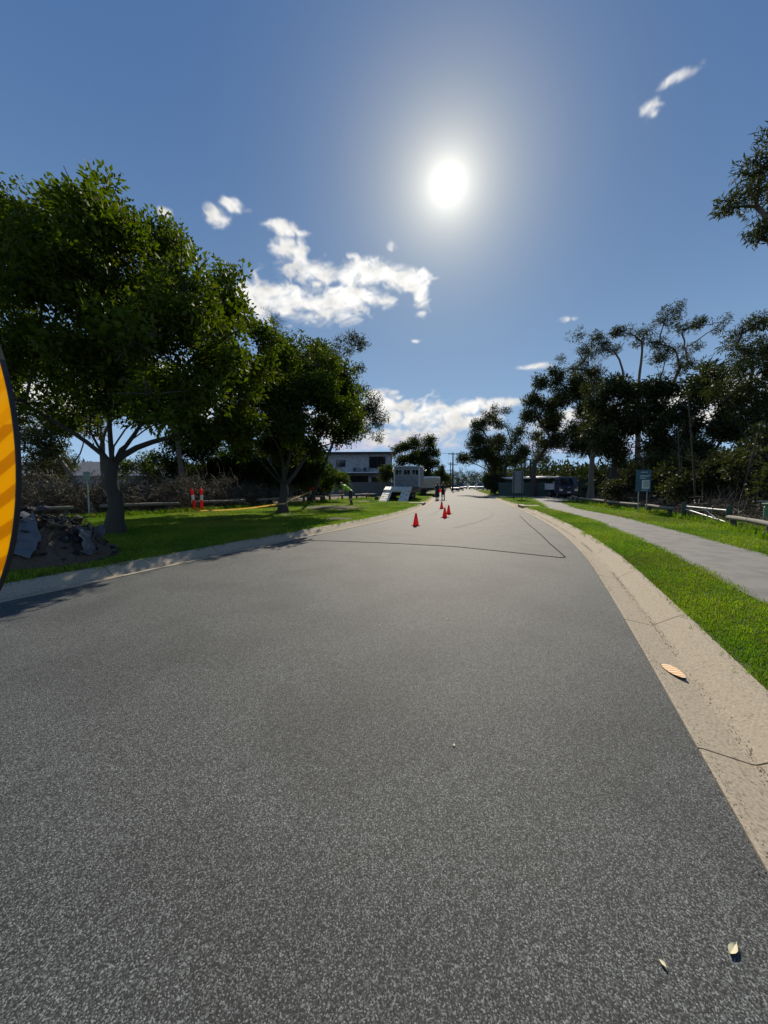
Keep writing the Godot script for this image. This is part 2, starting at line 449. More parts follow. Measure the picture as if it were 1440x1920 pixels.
# ---------------------------------------------------------------- leaves
func leaf_clump(count: int, spread: float, ll: float, lw: float, droop: float, seed_: int) -> ArrayMesh:
	var r := RandomNumberGenerator.new()
	r.seed = seed_
	var b := MB.new()
	for i in count:
		var d := Vector3(r.randfn(), r.randfn() * 0.8, r.randfn()).normalized()
		var p := d * spread * pow(r.randf(), 0.55)
		var dir := (d * 0.7 + Vector3(r.randfn(), r.randfn(), r.randfn()) * 0.45 + Vector3(0, 0.35 - droop, 0)).normalized()
		var side := dir.cross(Vector3(r.randfn(), r.randfn() + 1.2, r.randfn())).normalized()
		var up := side.cross(dir).normalized()
		var s := r.randf_range(0.75, 1.25)
		var tip := p + dir * ll * s - Vector3(0, ll * 0.15, 0)
		var mid := p + dir * ll * s * 0.45
		var t := r.randf_range(0.75, 1.25)
		b.col = Color(t, t * r.randf_range(0.95, 1.06), t * r.randf_range(0.8, 1.1))
		var l := mid + side * lw * s * 0.5 + up * lw * 0.18
		var q := mid - side * lw * s * 0.5 + up * lw * 0.18
		b.tri(p, l, tip, up); b.tri(p, q, tip, up)
	return b.mesh()
# the same spray as shared-vertex arrays, in six tones: {v, n, i, c: [..6]}
func leaf_spray(count: int, spread: float, ll: float, lw: float, droop: float, seed_: int) -> Dictionary:
	var r := RandomNumberGenerator.new()
	r.seed = seed_
	var v := PackedVector3Array()
	var n := PackedVector3Array()
	var idx := PackedInt32Array()
	var cs := []
	for t in 6: cs.append(PackedColorArray())
	for i in count:
		var d := Vector3(r.randfn(), r.randfn() * 0.8, r.randfn()).normalized()
		var p := d * spread * pow(r.randf(), 0.55)
		var dir := (d * 0.7 + Vector3(r.randfn(), r.randfn(), r.randfn()) * 0.45 + Vector3(0, 0.35 - droop, 0)).normalized()
		var side := dir.cross(Vector3(r.randfn(), r.randfn() + 1.2, r.randfn())).normalized()
		var up := side.cross(dir).normalized()
		var s := r.randf_range(0.75, 1.25)
		var tip := p + dir * ll * s - Vector3(0, ll * 0.12, 0)
		var mid := p + dir * ll * s * 0.45
		var l := mid + side * lw * s * 0.5 + up * lw * 0.18
		var q := mid - side * lw * s * 0.5 + up * lw * 0.18
		var o := v.size()
		v.append_array([p, l, tip, q])
		n.append_array([up, (up - side * 0.3).normalized(), up, (up + side * 0.3).normalized()])
		if (tip - p).cross(l - p).dot(up) > 0.0: idx.append_array([o, o + 1, o + 2, o, o + 2, o + 3])
		else: idx.append_array([o, o + 2, o + 1, o, o + 3, o + 2])
		var w := r.randf_range(0.7, 1.3)
		var y := r.randf_range(0.93, 1.08)
		for t in 6:
			var k: float = w * (0.62 + 0.15 * t)
			var warm: float = [1.0, 0.9, 1.12, 0.95, 1.25, 1.05][t]
			var cc := Color(k * y * warm, k, k * 0.9)
			cs[t].append_array([cc, cc, cc, cc])
	return {"v": v, "n": n, "i": idx, "c": cs}
func foliage(called: String, spray: Dictionary, m: Material, xf: Array, parent: Node3D) -> void:
	var v := PackedVector3Array()
	var n := PackedVector3Array()
	var c := PackedColorArray()
	var idx := PackedInt32Array()
	var sv: PackedVector3Array = spray.v
	var sn: PackedVector3Array = spray.n
	var si: PackedInt32Array = spray.i
	var nv := sv.size()
	for t in xf:
		var o := v.size()
		v.append_array(t * sv)
		n.append_array(Transform3D(t.basis.orthonormalized(), Vector3.ZERO) * sn)
		c.append_array(spray.c[rng.randi() % 6])
		for k in si: idx.append(k + o)
	leaves_made += xf.size() * si.size() / 3
	var a := []
	a.resize(Mesh.ARRAY_MAX)
	a[Mesh.ARRAY_VERTEX] = v; a[Mesh.ARRAY_NORMAL] = n; a[Mesh.ARRAY_COLOR] = c; a[Mesh.ARRAY_INDEX] = idx
	var me := ArrayMesh.new()
	me.add_surface_from_arrays(Mesh.PRIMITIVE_TRIANGLES, a)
	put(me, called, m, parent)
var leaves_made := 0
var tinted := {}
func leaf_tint(m: StandardMaterial3D, t: Color) -> StandardMaterial3D:
	var key := [m, t]
	if not tinted.has(key):
		var d: StandardMaterial3D = m.duplicate()
		d.albedo_color = lin(t.r, t.g, t.b)
		tinted[key] = d
	return tinted[key]
func twig_clump(count: int, spread: float, seed_: int) -> ArrayMesh:
	var r := RandomNumberGenerator.new()
	r.seed = seed_
	var b := MB.new()
	for i in count:
		var p := Vector3(r.randfn(), r.randfn() * 0.5, r.randfn()) * spread * 0.4
		var d := Vector3(r.randfn(), r.randfn() * 0.5, r.randfn()).normalized() * spread * r.randf_range(0.5, 1.3)
		var m := p + d * 0.5 + Vector3(r.randfn(), r.randfn(), r.randfn()) * spread * 0.1
		var w := r.randf_range(0.004, 0.016)
		b.tube([p, m, p + d], [w, w * 0.7, w * 0.3], 3, false)
	return b.mesh()
func scatter(called: String, mesh: Mesh, m: Material, xf: Array, cols: Array, parent: Node3D) -> MultiMeshInstance3D:
	var mm := MultiMesh.new()
	mm.transform_format = MultiMesh.TRANSFORM_3D
	mm.use_colors = true
	mm.mesh = mesh
	mm.instance_count = xf.size()
	for i in xf.size():
		mm.set_instance_transform(i, xf[i]); mm.set_instance_color(i, cols[i])
	var o := MultiMeshInstance3D.new()
	o.multimesh = mm
	o.material_override = m
	o.name = called if parent else numbered(called)
	(parent if parent else self).add_child(o, true)
	return o
func any_turn(s: float) -> Basis:
	return Basis(Quaternion(Vector3(rng.randfn(), rng.randfn(), rng.randfn()).normalized(), rng.randf() * TAU)).scaled(Vector3.ONE * s)

var gap_noise := FastNoiseLite.new()
# a tree grown towards lobes of foliage [x, y, z, r] (metres, relative to its base)
func tree(called: String, label: String, group: String, base: Vector3, lobes: Array, o: Dictionary) -> Node3D:
	rng.seed = hash(label)
	var t := thing(called, label, o.get("category", "tree"), base, 0.0, group)
	var fork: Vector3 = o.get("fork", Vector3(0, 2, 0))
	var tr: float = o.get("trunk_r", 0.2)
	# skeleton: every lobe hangs on the nearest one nearer the fork
	var ctr := []
	for l in lobes: ctr.append(Vector3(l[0], l[1], l[2]))
	var order := range(lobes.size())
	order.sort_custom(func(x, y): return ctr[x].distance_to(fork) < ctr[y].distance_to(fork))
	var par := {}
	var done := []
	for i in order:
		var best := -1
		var bd: float = ctr[i].distance_to(fork) * 1.0
		for k in done:
			var d: float = ctr[i].distance_to(ctr[k]) * 1.25
			if d < bd and ctr[k].y < ctr[i].y + 0.6 and (ctr[k] - fork).normalized().dot((ctr[i] - ctr[k]).normalized()) > 0.25:
				bd = d; best = k
		par[i] = best
		done.append(i)
	var weight := {}
	for i in order: weight[i] = 1.0
	var rev := order.duplicate()
	rev.reverse()
	for i in rev:
		if par[i] >= 0: weight[par[i]] += weight[i]
	var tk := MB.new()
	var lean: Vector3 = o.get("bend", Vector3.ZERO)
	var pts := []
	var rad := []
	for k in 7:
		var f := k / 6.0
		pts.append(fork * f + lean * sin(f * PI) + Vector3(sin(f * 9.0 + base.x), 0, cos(f * 7.0 + base.z)) * tr * 0.25 * sin(f * PI))
		rad.append(tr * (1.0 + 0.75 * pow(1.0 - f, 5.0)) * lerpf(1.0, 0.86, f))
	pts[0] += Vector3(0, -0.08, 0)
	tk.tube(pts, rad, 12)
	build(tk, "trunk", o.get("bark", M.bark), t)
	var br := MB.new()
	var total := 0.0
	for i in order:
		if par[i] < 0: total += weight[i]
	var limb := func(a: Vector3, b: Vector3, r0: float, r1: float, sag: float) -> void:
		var pp := []
		var rr := []
		var n := 6 if r0 > 0.03 else 4
		var wob := Vector3(rng.randfn(), rng.randfn() * 0.5, rng.randfn()) * a.distance_to(b) * 0.035
		for k in n + 1:
			var f := float(k) / n
			pp.append(a.lerp(b, f) + Vector3(0, sag * sin(f * PI) * a.distance_to(b), 0) + wob * sin(f * PI * 1.7))
			rr.append(lerpf(r0, r1, f))
		br.tube(pp, rr, 7 if r0 > 0.05 else 4, false)
	var tw: float = o.get("twig_r", 0.022)
	for i in order:
		var r1 := maxf(tr * 0.82 * sqrt(weight[i] / maxf(total, 1.0)) * 0.8, tw)
		if par[i] < 0:
			limb.call(fork - Vector3(0, tr * 0.5, 0), ctr[i], minf(tr * 0.85, r1 * 1.25), r1 * 0.7, o.get("sag", 0.03))
		else:
			var r0: float = tr * 0.82 * sqrt(weight[par[i]] / maxf(total, 1.0)) * 0.56
			limb.call(ctr[par[i]], ctr[i], clampf(r1, tw, maxf(r0, tw)), r1 * 0.65, 0.05)
		var lr: float = lobes[i][3]
		for k in int(o.get("twigs", 7)):
			var d := Vector3(rng.randfn(), rng.randfn() * 0.8 + 0.2, rng.randfn()).normalized()
			var e: Vector3 = ctr[i] + d * lr * rng.randf_range(0.6, 0.98)
			limb.call(ctr[i] + d * lr * 0.05, e, maxf(tw, lr * 0.018), tw * 0.4, 0.04)
	if br.v.size() > 0: build(br, "branches", o.get("bark", M.bark), t)
	# foliage
	var xf := []
	var tint: Color = o.get("tint", Color(0.045, 0.085, 0.016))
	var dens: float = o.get("density", 14.0)
	var gap: float = o.get("gap", -0.12)
	var shell: float = o.get("shell", 0.45)
	var size: float = o.get("size", 1.0)
	# each lobe breaks up into smaller clumps
	var clumps := []
	for i in order:
		var lr: float = lobes[i][3]
		var split := int(o.get("split", 7))
		if lr < 1.0 and o.has("loose"):
			for k in 4:
				clumps.append([ctr[i] + Vector3(rng.randfn(), rng.randfn() * 0.45, rng.randfn()) * lr * 0.75, lr * rng.randf_range(0.4, 0.75)])
			continue
		if lr < 0.55:
			clumps.append([ctr[i], lr])
			continue
		for k in split:
			var d := Vector3(rng.randfn(), rng.randfn(), rng.randfn()).normalized()
			clumps.append([ctr[i] + d * lr * pow(rng.randf(), 0.35) * 0.72 * Vector3(1, 0.9, 1), lr * rng.randf_range(0.3, 0.52)])
	for cl in clumps:
		var lr: float = cl[1]
		var num := int(dens * 1.9 * 4.19 * lr * lr * lr) + 3
		for k in num:
			var d := Vector3(rng.randfn(), rng.randfn(), rng.randfn()).normalized()
			var p: Vector3 = cl[0] + d * lr * pow(rng.randf(), shell) * Vector3(1, 0.8, 1)
			if gap_noise.get_noise_3dv((p + base) * o.get("gap_scale", 1.0)) < gap: continue
			xf.append(Transform3D(any_turn(size * rng.randf_range(0.75, 1.25)), p))
	foliage("crown", o.get("leaves", M.broad_mesh), leaf_tint(o.get("leaf", M.leaf), tint), xf, t)
	return t
func rel(lobes: Array, base: Vector3) -> Array:
	var r := []
	for l in lobes: r.append([l[0] - base.x, l[1] - base.y, l[2] - base.z, l[3]])
	return r
# a random crown: n lobes in an ellipsoid
func crown(n: int, ctr: Vector3, half: Vector3, r0: float, r1: float, seed_: int) -> Array:
	var r := RandomNumberGenerator.new()
	r.seed = seed_
	var out := []
	for i in n:
		var d := Vector3(r.randfn(), r.randfn(), r.randfn()).normalized() * pow(r.randf(), 0.4)
		var p := ctr + d * half
		out.append([p.x, p.y, p.z, r.randf_range(r0, r1)])
	return out

# ---------------------------------------------------------------- ground
var VY := 0.115                                   # height of the verges above the road
var near_pts := [[6.0, 0.9], [0.0, 3.1], [-4.6, 4.68], [-6.9, 5.6], [-9.02, 6.42], [-12.02, 7.36], [-15.82, 8.56], [-20.06, 9.38], [-23.64, 10.07], [-27.97, 11.5], [-35.88, 13.98], [-42.5, 15.9], [-44.0, 14.6], [-46.0, 13.5], [-52.0, 14.5]]
var far_pts := [[6.0, 3.1], [0.0, 5.4], [-4.6, 6.76], [-7.91, 7.99], [-9.66, 8.56], [-13.25, 9.61], [-17.39, 10.76], [-20.79, 11.32], [-23.64, 11.87], [-31.28, 14.63], [-34.32, 16.01], [-36.8, 18.86], [-46.0, 24.0], [-52.0, 25.0]]
var fence_right := [[6.0, 4.6], [0.0, 6.9], [-7.3, 9.3], [-10.7, 10.78], [-12.7, 11.58], [-13.6, 12.14], [-16.3, 12.75], [-20.0, 13.6], [-28.7, 15.2], [-37.8, 18.9], [-60.0, 24.0], [-200.0, 60.0]]
var fence_left := [[10.0, -30.0], [0.0, -22.0], [-10.0, -17.0], [-16.0, -13.6], [-20.2, -11.0], [-24.0, -8.8], [-27.0, -6.9], [-32.0, -5.2], [-39.0, -1.8], [-46.0, 2.6], [-68.0, 6.5], [-200.0, 34.0]]

func strip(called: String, m: Material, fa: Callable, fb: Callable, z0: float, z1: float, step: float, y: float) -> MeshInstance3D:
	var b := MB.new()
	var z := z0
	while z > z1 + 0.001:
		var w := maxf(z - step, z1)
		b.quad(Vector3(fa.call(z), y, z), Vector3(fb.call(z), y, z), Vector3(fb.call(w), y, w), Vector3(fa.call(w), y, w), Vector3.UP)
		z = w
	return structure(b, called, m)
func make_ground() -> void:
	var g := MB.new()
	g.quad(Vector3(-700, -0.06, 300), Vector3(700, -0.06, 300), Vector3(700, -0.06, -900), Vector3(-700, -0.06, -900), Vector3.UP)
	structure(g, "ground", M.litter)
	strip("road", M.asphalt, func(z): return edge(left_pts, z) - 0.02, func(z): return edge(right_pts, z) + 0.02, 10.0, -200.0, 0.5, 0.0)
	strip("verge_left", M.turf, func(z): return maxf(edge(left_pts, z) - 120.0, -140.0), func(z): return edge(left_pts, z) - 0.56, 10.0, -200.0, 0.5, VY)
	strip("verge_right", M.turf, func(z): return edge(right_pts, z) + 0.56, func(z): return edge(right_pts, z) + 140.0, 10.0, -200.0, 0.5, VY)
	strip("forest_floor_left", M.litter, func(z): return edge(fence_left, z) - 70.0, func(z): return edge(fence_left, z), 6.0, -150.0, 1.0, VY + 0.006)
	strip("forest_floor_right", M.litter, func(z): return edge(fence_right, z) + 0.1, func(z): return edge(fence_right, z) + 90.0, 6.0, -40.0, 1.0, VY + 0.006)
	strip("footpath", M.path, func(z): return edge(near_pts, z), func(z): return edge(far_pts, z), 6.0, -52.0, 0.5, VY + 0.02)
	# the newer sheet of asphalt with its sealed edge
	var e := MB.new()
	var seam := [Vector2(-2.6, -10.95), Vector2(-1.2, -10.7), Vector2(0.2, -10.35), Vector2(1.8, -9.8), Vector2(3.0, -8.95), Vector2(3.85, -8.3), Vector2(3.98, -8.35), Vector2(4.15, -9.0), Vector2(4.45, -10.2), Vector2(5.0, -12.2), Vector2(5.7, -15.0), Vector2(6.9, -19.5)]
	var poly := PackedVector2Array()
	for p in seam: poly.append(p)
	var z := -21.0
	while z > -130.0:
		poly.append(Vector2(edge(right_pts, z) - 0.25, z)); z -= 3.0
	while z < -12.0:
		poly.append(Vector2(edge(left_pts, z) + 0.12, z)); z += 2.0
	var t := Geometry2D.triangulate_polygon(poly)
	for i in range(0, t.size(), 3):
		var q := []
		for k in 3: q.append(Vector3(poly[t[i + k]].x, 0.005, poly[t[i + k]].y))
		e.tri(q[0], q[1], q[2], Vector3.UP)
	structure(e, "road_overlay", M.new_asphalt)
	var s := MB.new()
	for i in seam.size() - 1:
		var a := Vector3(seam[i].x, 0.009, seam[i].y)
		var b := Vector3(seam[i + 1].x, 0.009, seam[i + 1].y)
		var w := Vector3(-(b - a).z, 0, (b - a).x).normalized() * 0.014
		s.quad(a - w, b - w, b + w, a + w, Vector3.UP)
	structure(s, "road_seam", M.seam)
	# tyre scrub marks in the bend
	var marks := [[[2.6, -14.0], [3.9, -16.2], [5.3, -19.0], [6.2, -22.0], [6.5, -25.0], [6.3, -28.0]], [[2.3, -19.5], [3.1, -22.5], [4.0, -26.0], [4.9, -30.0]]]
	for k in marks:
		var c := Curve3D.new()
		for i in k.size():
			var tv := (Vector3(k[mini(i + 1, k.size() - 1)][0], 0, k[mini(i + 1, k.size() - 1)][1]) - Vector3(k[maxi(i - 1, 0)][0], 0, k[maxi(i - 1, 0)][1])) / 6.0
			c.add_point(Vector3(k[i][0], 0.0095, k[i][1]), -tv, tv)
		var bp := c.get_baked_points()
		var tm := MB.new()
		for i in range(0, bp.size() - 3, 3):
			var w := Vector3(-(bp[i + 3] - bp[i]).z, 0, (bp[i + 3] - bp[i]).x).normalized() * 0.04
			tm.quad(bp[i] - w, bp[i + 3] - w, bp[i + 3] + w, bp[i] + w, Vector3.UP)
		structure(tm, "tyre_mark", M.tyre_mark)
	kerb("kerb_right", right_pts, 1.0)
	kerb("kerb_left", left_pts, -1.0)
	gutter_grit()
func gutter_grit() -> void:
	rng.seed = 640
	var gm := MB.new()
	gm.blob(Vector3.ZERO, Vector3(1, 0.55, 0.8), noise(FastNoiseLite.TYPE_SIMPLEX, 1.0, 3, 1), 0.5, 3, 5)
	var gmesh := gm.mesh()
	var mt := mat(1, 1, 1, 0.95)
	mt.vertex_color_use_as_albedo = true
	var nz := noise(FastNoiseLite.TYPE_SIMPLEX_SMOOTH, 0.05, 64, 3)
	# [edge, side, from, to, offset, spread, grains per 10 cm, smallest, largest, colour, label]
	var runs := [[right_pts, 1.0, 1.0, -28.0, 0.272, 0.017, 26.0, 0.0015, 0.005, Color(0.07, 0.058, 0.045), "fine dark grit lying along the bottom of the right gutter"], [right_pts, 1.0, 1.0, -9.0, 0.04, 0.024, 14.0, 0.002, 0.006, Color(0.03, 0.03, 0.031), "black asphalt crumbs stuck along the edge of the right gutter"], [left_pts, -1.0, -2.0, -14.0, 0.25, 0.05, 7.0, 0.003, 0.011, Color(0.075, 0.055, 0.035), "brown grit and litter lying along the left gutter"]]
	for k in runs:
		var xf := []
		var cs := []
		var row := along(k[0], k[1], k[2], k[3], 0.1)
		for i in row.size():
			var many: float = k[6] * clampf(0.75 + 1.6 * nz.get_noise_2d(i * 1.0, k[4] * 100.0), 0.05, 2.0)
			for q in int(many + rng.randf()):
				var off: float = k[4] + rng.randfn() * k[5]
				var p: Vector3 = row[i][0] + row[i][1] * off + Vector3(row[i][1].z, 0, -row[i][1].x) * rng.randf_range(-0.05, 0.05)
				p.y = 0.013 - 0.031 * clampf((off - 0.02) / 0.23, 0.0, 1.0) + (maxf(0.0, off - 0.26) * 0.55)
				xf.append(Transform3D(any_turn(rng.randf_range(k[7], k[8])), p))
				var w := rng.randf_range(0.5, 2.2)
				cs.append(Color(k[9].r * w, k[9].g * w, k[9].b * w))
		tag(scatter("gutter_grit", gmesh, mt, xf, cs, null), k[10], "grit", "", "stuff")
func kerb(called: String, pts: Array, side: float) -> void:
	var root := Node3D.new()
	root.name = called
	add_child(root)
	root.set_meta("kind", "structure")
	var prof := [Vector2(0, -0.1), Vector2(0, 0.012), Vector2(0.02, 0.014), Vector2(0.25, -0.018), Vector2(0.275, -0.016), Vector2(0.295, -0.004), Vector2(0.5, 0.118), Vector2(0.535, 0.13), Vector2(0.6, 0.134), Vector2(0.61, 0.12), Vector2(0.61, -0.1)]
	if true:
		var row := along(pts, side, 8.0, -130.0, 0.3)
		var hit := 0
		for q in row.size():
			if row[q][0].z > -2.29: hit = q
		var i := 0
		while i + 1 < row.size():
			var j := mini(i + 8 if i > 0 else (hit % 8 if hit % 8 > 1 else 8 + hit % 8), row.size() - 1)
			var b := MB.new()
			for k in range(i, j):
				for q in prof.size() - 1:
					var o := []
					for w in [k, k + 1]:
						var p: Vector3 = row[w][0]
						var tdir: Vector3 = row[w][1].cross(Vector3.UP) * -side
						if w == i and i > 0: p += (row[w + 1][0] - p).normalized() * 0.007
						if w == j: p -= (p - row[w - 1][0]).normalized() * 0.007
						for r in [q, q + 1]: o.append(p + row[w][1] * prof[r].x + Vector3.UP * prof[r].y)
					var d: Vector2 = (prof[q + 1] - prof[q]).normalized()
					b.quad(o[0], o[1], o[3], o[2], row[k][1] * -d.y + Vector3.UP * d.x)
			for w in [i, j]:
				var p: Vector3 = row[w][0]
				var tdir: Vector3 = (row[mini(w + 1, row.size() - 1)][0] - row[maxi(w - 1, 0)][0]).normalized()
				p += tdir * (0.007 if w == i else -0.007)
				for q in range(1, prof.size() - 2):
					b.tri(p + row[w][1] * 0.3 + Vector3.UP * -0.1, p + row[w][1] * prof[q].x + Vector3.UP * prof[q].y, p + row[w][1] * prof[q + 1].x + Vector3.UP * prof[q + 1].y, -tdir if w == i else tdir)
			build(b, "kerb_block", M.kerb, root)
			i = j
func grass_tuft(blades: int, h: float, spread: float, w: float, seed_: int) -> ArrayMesh:
	var r := RandomNumberGenerator.new()
	r.seed = seed_
	var b := MB.new()
	for i in blades:
		var p := Vector3(r.randfn(), 0, r.randfn()) * spread * 0.5
		var a := r.randf() * TAU
		var out := Vector3(cos(a), 0, sin(a))
		var s := Vector3(-out.z, 0, out.x) * w * 0.5
		var hh := h * r.randf_range(0.55, 1.2)
		var l := hh * r.randf_range(0.2, 0.9)
		var m := p + out * l * 0.35 + Vector3(0, hh * 0.6, 0)
		var tip := p + out * l + Vector3(0, hh, 0)
		var t := r.randf_range(0.7, 1.3)
		b.col = Color(t * r.randf_range(0.95, 1.15), t, t)
		b.quad(p - s, p + s, m + s * 0.8, m - s * 0.8, out + Vector3.UP * 0.3)
		b.tri(m - s * 0.8, m + s * 0.8, tip, out + Vector3.UP * 0.5)
	return b.mesh()
func in_soil(x: float, z: float) -> bool:
	var a := Vector2((x + 3.3) / 2.0, (z + 24.5) / 2.4)
	var c := Vector2((x + 1.9) / 0.6, (z + 16.3) / 0.7)
	var d := Vector2((x + 5.0) / 1.3, (z + 19.0) / 1.3)
	var k := gap_noise.get_noise_2d(x * 1.5, z * 1.5) * 0.8
	return a.length() < 1.0 + k or c.length() < 0.9 + k or d.length() < 0.7 + k
func make_grass() -> void:
	var short := grass_tuft(18, 0.036, 0.085, 0.006, 3)
	var tall := grass_tuft(14, 0.2, 0.12, 0.011, 5)
	var patch := noise(FastNoiseLite.TYPE_SIMPLEX_SMOOTH, 0.35, 51, 3)
	# [inner edge, outer edge, z range, tufts per m2 at 4 m, seed]
	var areas := [
		["verge_grass_by_kerb", func(z): return edge(right_pts, z) + 0.64 / cos(atan((edge(right_pts, z - 0.1) - edge(right_pts, z + 0.1)) / 0.2)), func(z): return edge(near_pts, z) + 0.03, 0.5, -44.0, 1250.0, "mown green grass strip between the right kerb and the footpath"],
		["verge_grass_by_fence", func(z): return edge(far_pts, z) - 0.03, func(z): return edge(fence_right, z) + 0.7, -4.0, -37.5, 850.0, "green grass strip between the footpath and the low log rails"],
		["verge_grass_left", func(z): return edge(fence_left, z) - 0.9, func(z): return edge(left_pts, z) - 0.66, -3.0, -62.0, 850.0, "shaded green grass verge under the trees left of the road"],
		["verge_grass_far", func(z): return edge(right_pts, z) + 0.7, func(z): return edge(right_pts, z) + 5.0, -52.5, -90.0, 700.0, "far green grass beside the right kerb beyond the driveway"]]
	for a in areas:
		rng.seed = hash(a[0])
		var xf := []
		var cs := []
		var tx := []
		var tc := []
		var z: float = a[3]
		while z > a[4]:
			var x0: float = a[1].call(z)
			var x1: float = a[2].call(z)
			if x1 > x0:
				var dist := Vector2((x0 + x1) * 0.5, z).length()
				var num: float = (x1 - x0) * 0.25 * a[5] * pow(minf(1.0, 4.0 / dist), 1.25)
				var sc := clampf(pow(dist / 4.0, 0.55), 1.0, 3.2)
				for i in int(num + rng.randf()):
					var zz := z - rng.randf() * 0.25
					var x := lerpf(a[1].call(zz), a[2].call(zz), rng.randf()) + rng.randfn() * 0.012
					if in_soil(x, zz) and rng.randf() < 0.86: continue
					var k := patch.get_noise_2d(x, zz)
					var w := rng.randf_range(0.75, 1.2) * (1.0 + k * 0.35)
					var s := sc * rng.randf_range(0.7, 1.25) * (1.0 + k * 0.3)
					var near_rail: bool = absf(x - a[1].call(z)) < 1.7 if a[0] == "verge_grass_left" else (absf(x - a[2].call(z)) < 1.0 and a[0] == "verge_grass_by_fence")
					var c := Color(0.2 * w * (1.0 + 0.35 * k), 0.32 * w, 0.045 * w)
					var dry := smoothstep(0.08, 0.45, patch.get_noise_2d(x * 0.45 + 60.0, zz * 0.45))
					c = c.lerp(Color(0.24 * w, 0.25 * w, 0.08 * w), dry * rng.randf_range(0.3, 0.8))
					if rng.randf() < 0.07: c = Color(0.26 * w, 0.22 * w, 0.08 * w)
					var bs := Basis(Vector3.UP, rng.randf() * TAU)
					if near_rail and rng.randf() < 0.35:
						tx.append(Transform3D(bs.scaled(Vector3(1, 1, 1) * rng.randf_range(0.6, 1.3)), Vector3(x, VY, zz))); tc.append(c)
					else:
						xf.append(Transform3D(bs.scaled(Vector3(s, minf(s, 1.9) * rng.randf_range(0.7, 1.2), s)), Vector3(x, VY - 0.004, zz))); cs.append(c)
			z -= 0.25
		var o := scatter(a[0], short, M.grass, xf, cs, null)
		tag(o, a[6], "grass", "", "stuff")
		if tx.size() > 0:
			var o2 := scatter("long_grass", tall, M.grass, tx, tc, null)
			tag(o2, "longer grass left unmown along the " + ("left" if a[0] == "verge_grass_left" else "right") + " log rails", "grass", "", "stuff")
	# bare soil and scattered litter
	var hn := noise(FastNoiseLite.TYPE_SIMPLEX_SMOOTH, 0.8, 61, 4)
	for d in [[-3.3, -24.5, 2.6, 3.0, "raked brown soil patch in front of the worker"], [-1.9, -16.3, 0.75, 0.9, "small brown bare patch near the left kerb"]]:
		var b := MB.new()
		var R := 10
		var S := 26
		var f := func(i: int, k: int) -> Vector3:
			var r := float(i) / R
			var an := TAU * (k % S) / S
			var e := r * (1.0 + 0.22 * hn.get_noise_2d(cos(an) * 3.0, sin(an) * 3.0))
			var x: float = d[0] + cos(an) * d[2] * e
			var zz: float = d[1] + sin(an) * d[3] * e
			return Vector3(x, VY + 0.01 + (1.0 - r) * 0.05 + hn.get_noise_2d(x * 4.0, zz * 4.0) * 0.03 * (1.0 - r), zz)
		for i in R:
			for k in S: b.quad(f.call(i, k), f.call(i, k + 1), f.call(i + 1, k + 1), f.call(i + 1, k), Vector3.UP)
		var o := structure(b, "bare_soil", M.soil)
	var lf := MB.new()
	for i in 8:
		var f0 := i / 8.0
		var f1 := (i + 1) / 8.0
		var g := func(f: float, s: float) -> Vector3: return Vector3(s * 0.014 * sin(f * PI) * (1.3 - f * 0.6), 0.002 + 0.004 * f * f + 0.004 * absf(s), (f - 0.5) * 0.07)
		for s in [-1.0, 1.0]: lf.quad(g.call(f0, 0.0), g.call(f1, 0.0), g.call(f1, s), g.call(f0, s), Vector3.UP)
	var leaf_mesh := lf.mesh()
	var leaf_mat := mat(0.62, 0.56, 0.36, 0.8)
	var spots := [[1.2, -1.21, 1.15, "largest pale fallen leaf on the asphalt, near the right kerb"], [0.93, -1.17, 0.55, "tiny pale leaf scrap beside the largest fallen leaf"], [0.43, -2.25, 0.5, "small pale fleck on the asphalt in the middle of the road"], [0.75, -4.45, 0.7, "thin white leaf scrap on the road, nearest the right lane"], [-0.05, -4.25, 0.6, "white leaf scrap on the road left of another scrap"], [0.6, -7.1, 0.9, "white leaf scrap on the road this side of the seam"], [6.05, -7.9, 0.0, ""], [5.1, -9.1, 1.6, "white paper scrap on the grass beside the right kerb"]]
	for sp in spots:
		if sp[2] == 0.0: continue
		var y := 0.006 if sp[0] < 5.0 else VY + 0.07
		var o := put(leaf_mesh, "fallen_leaf", leaf_mat, null, Vector3(sp[0], y, sp[1]), Basis(Vector3.UP, sp[0] * 7.0).scaled(Vector3.ONE * sp[2] * 0.75))
		tag(o, sp[3], "leaf", "scraps lying on the ground")

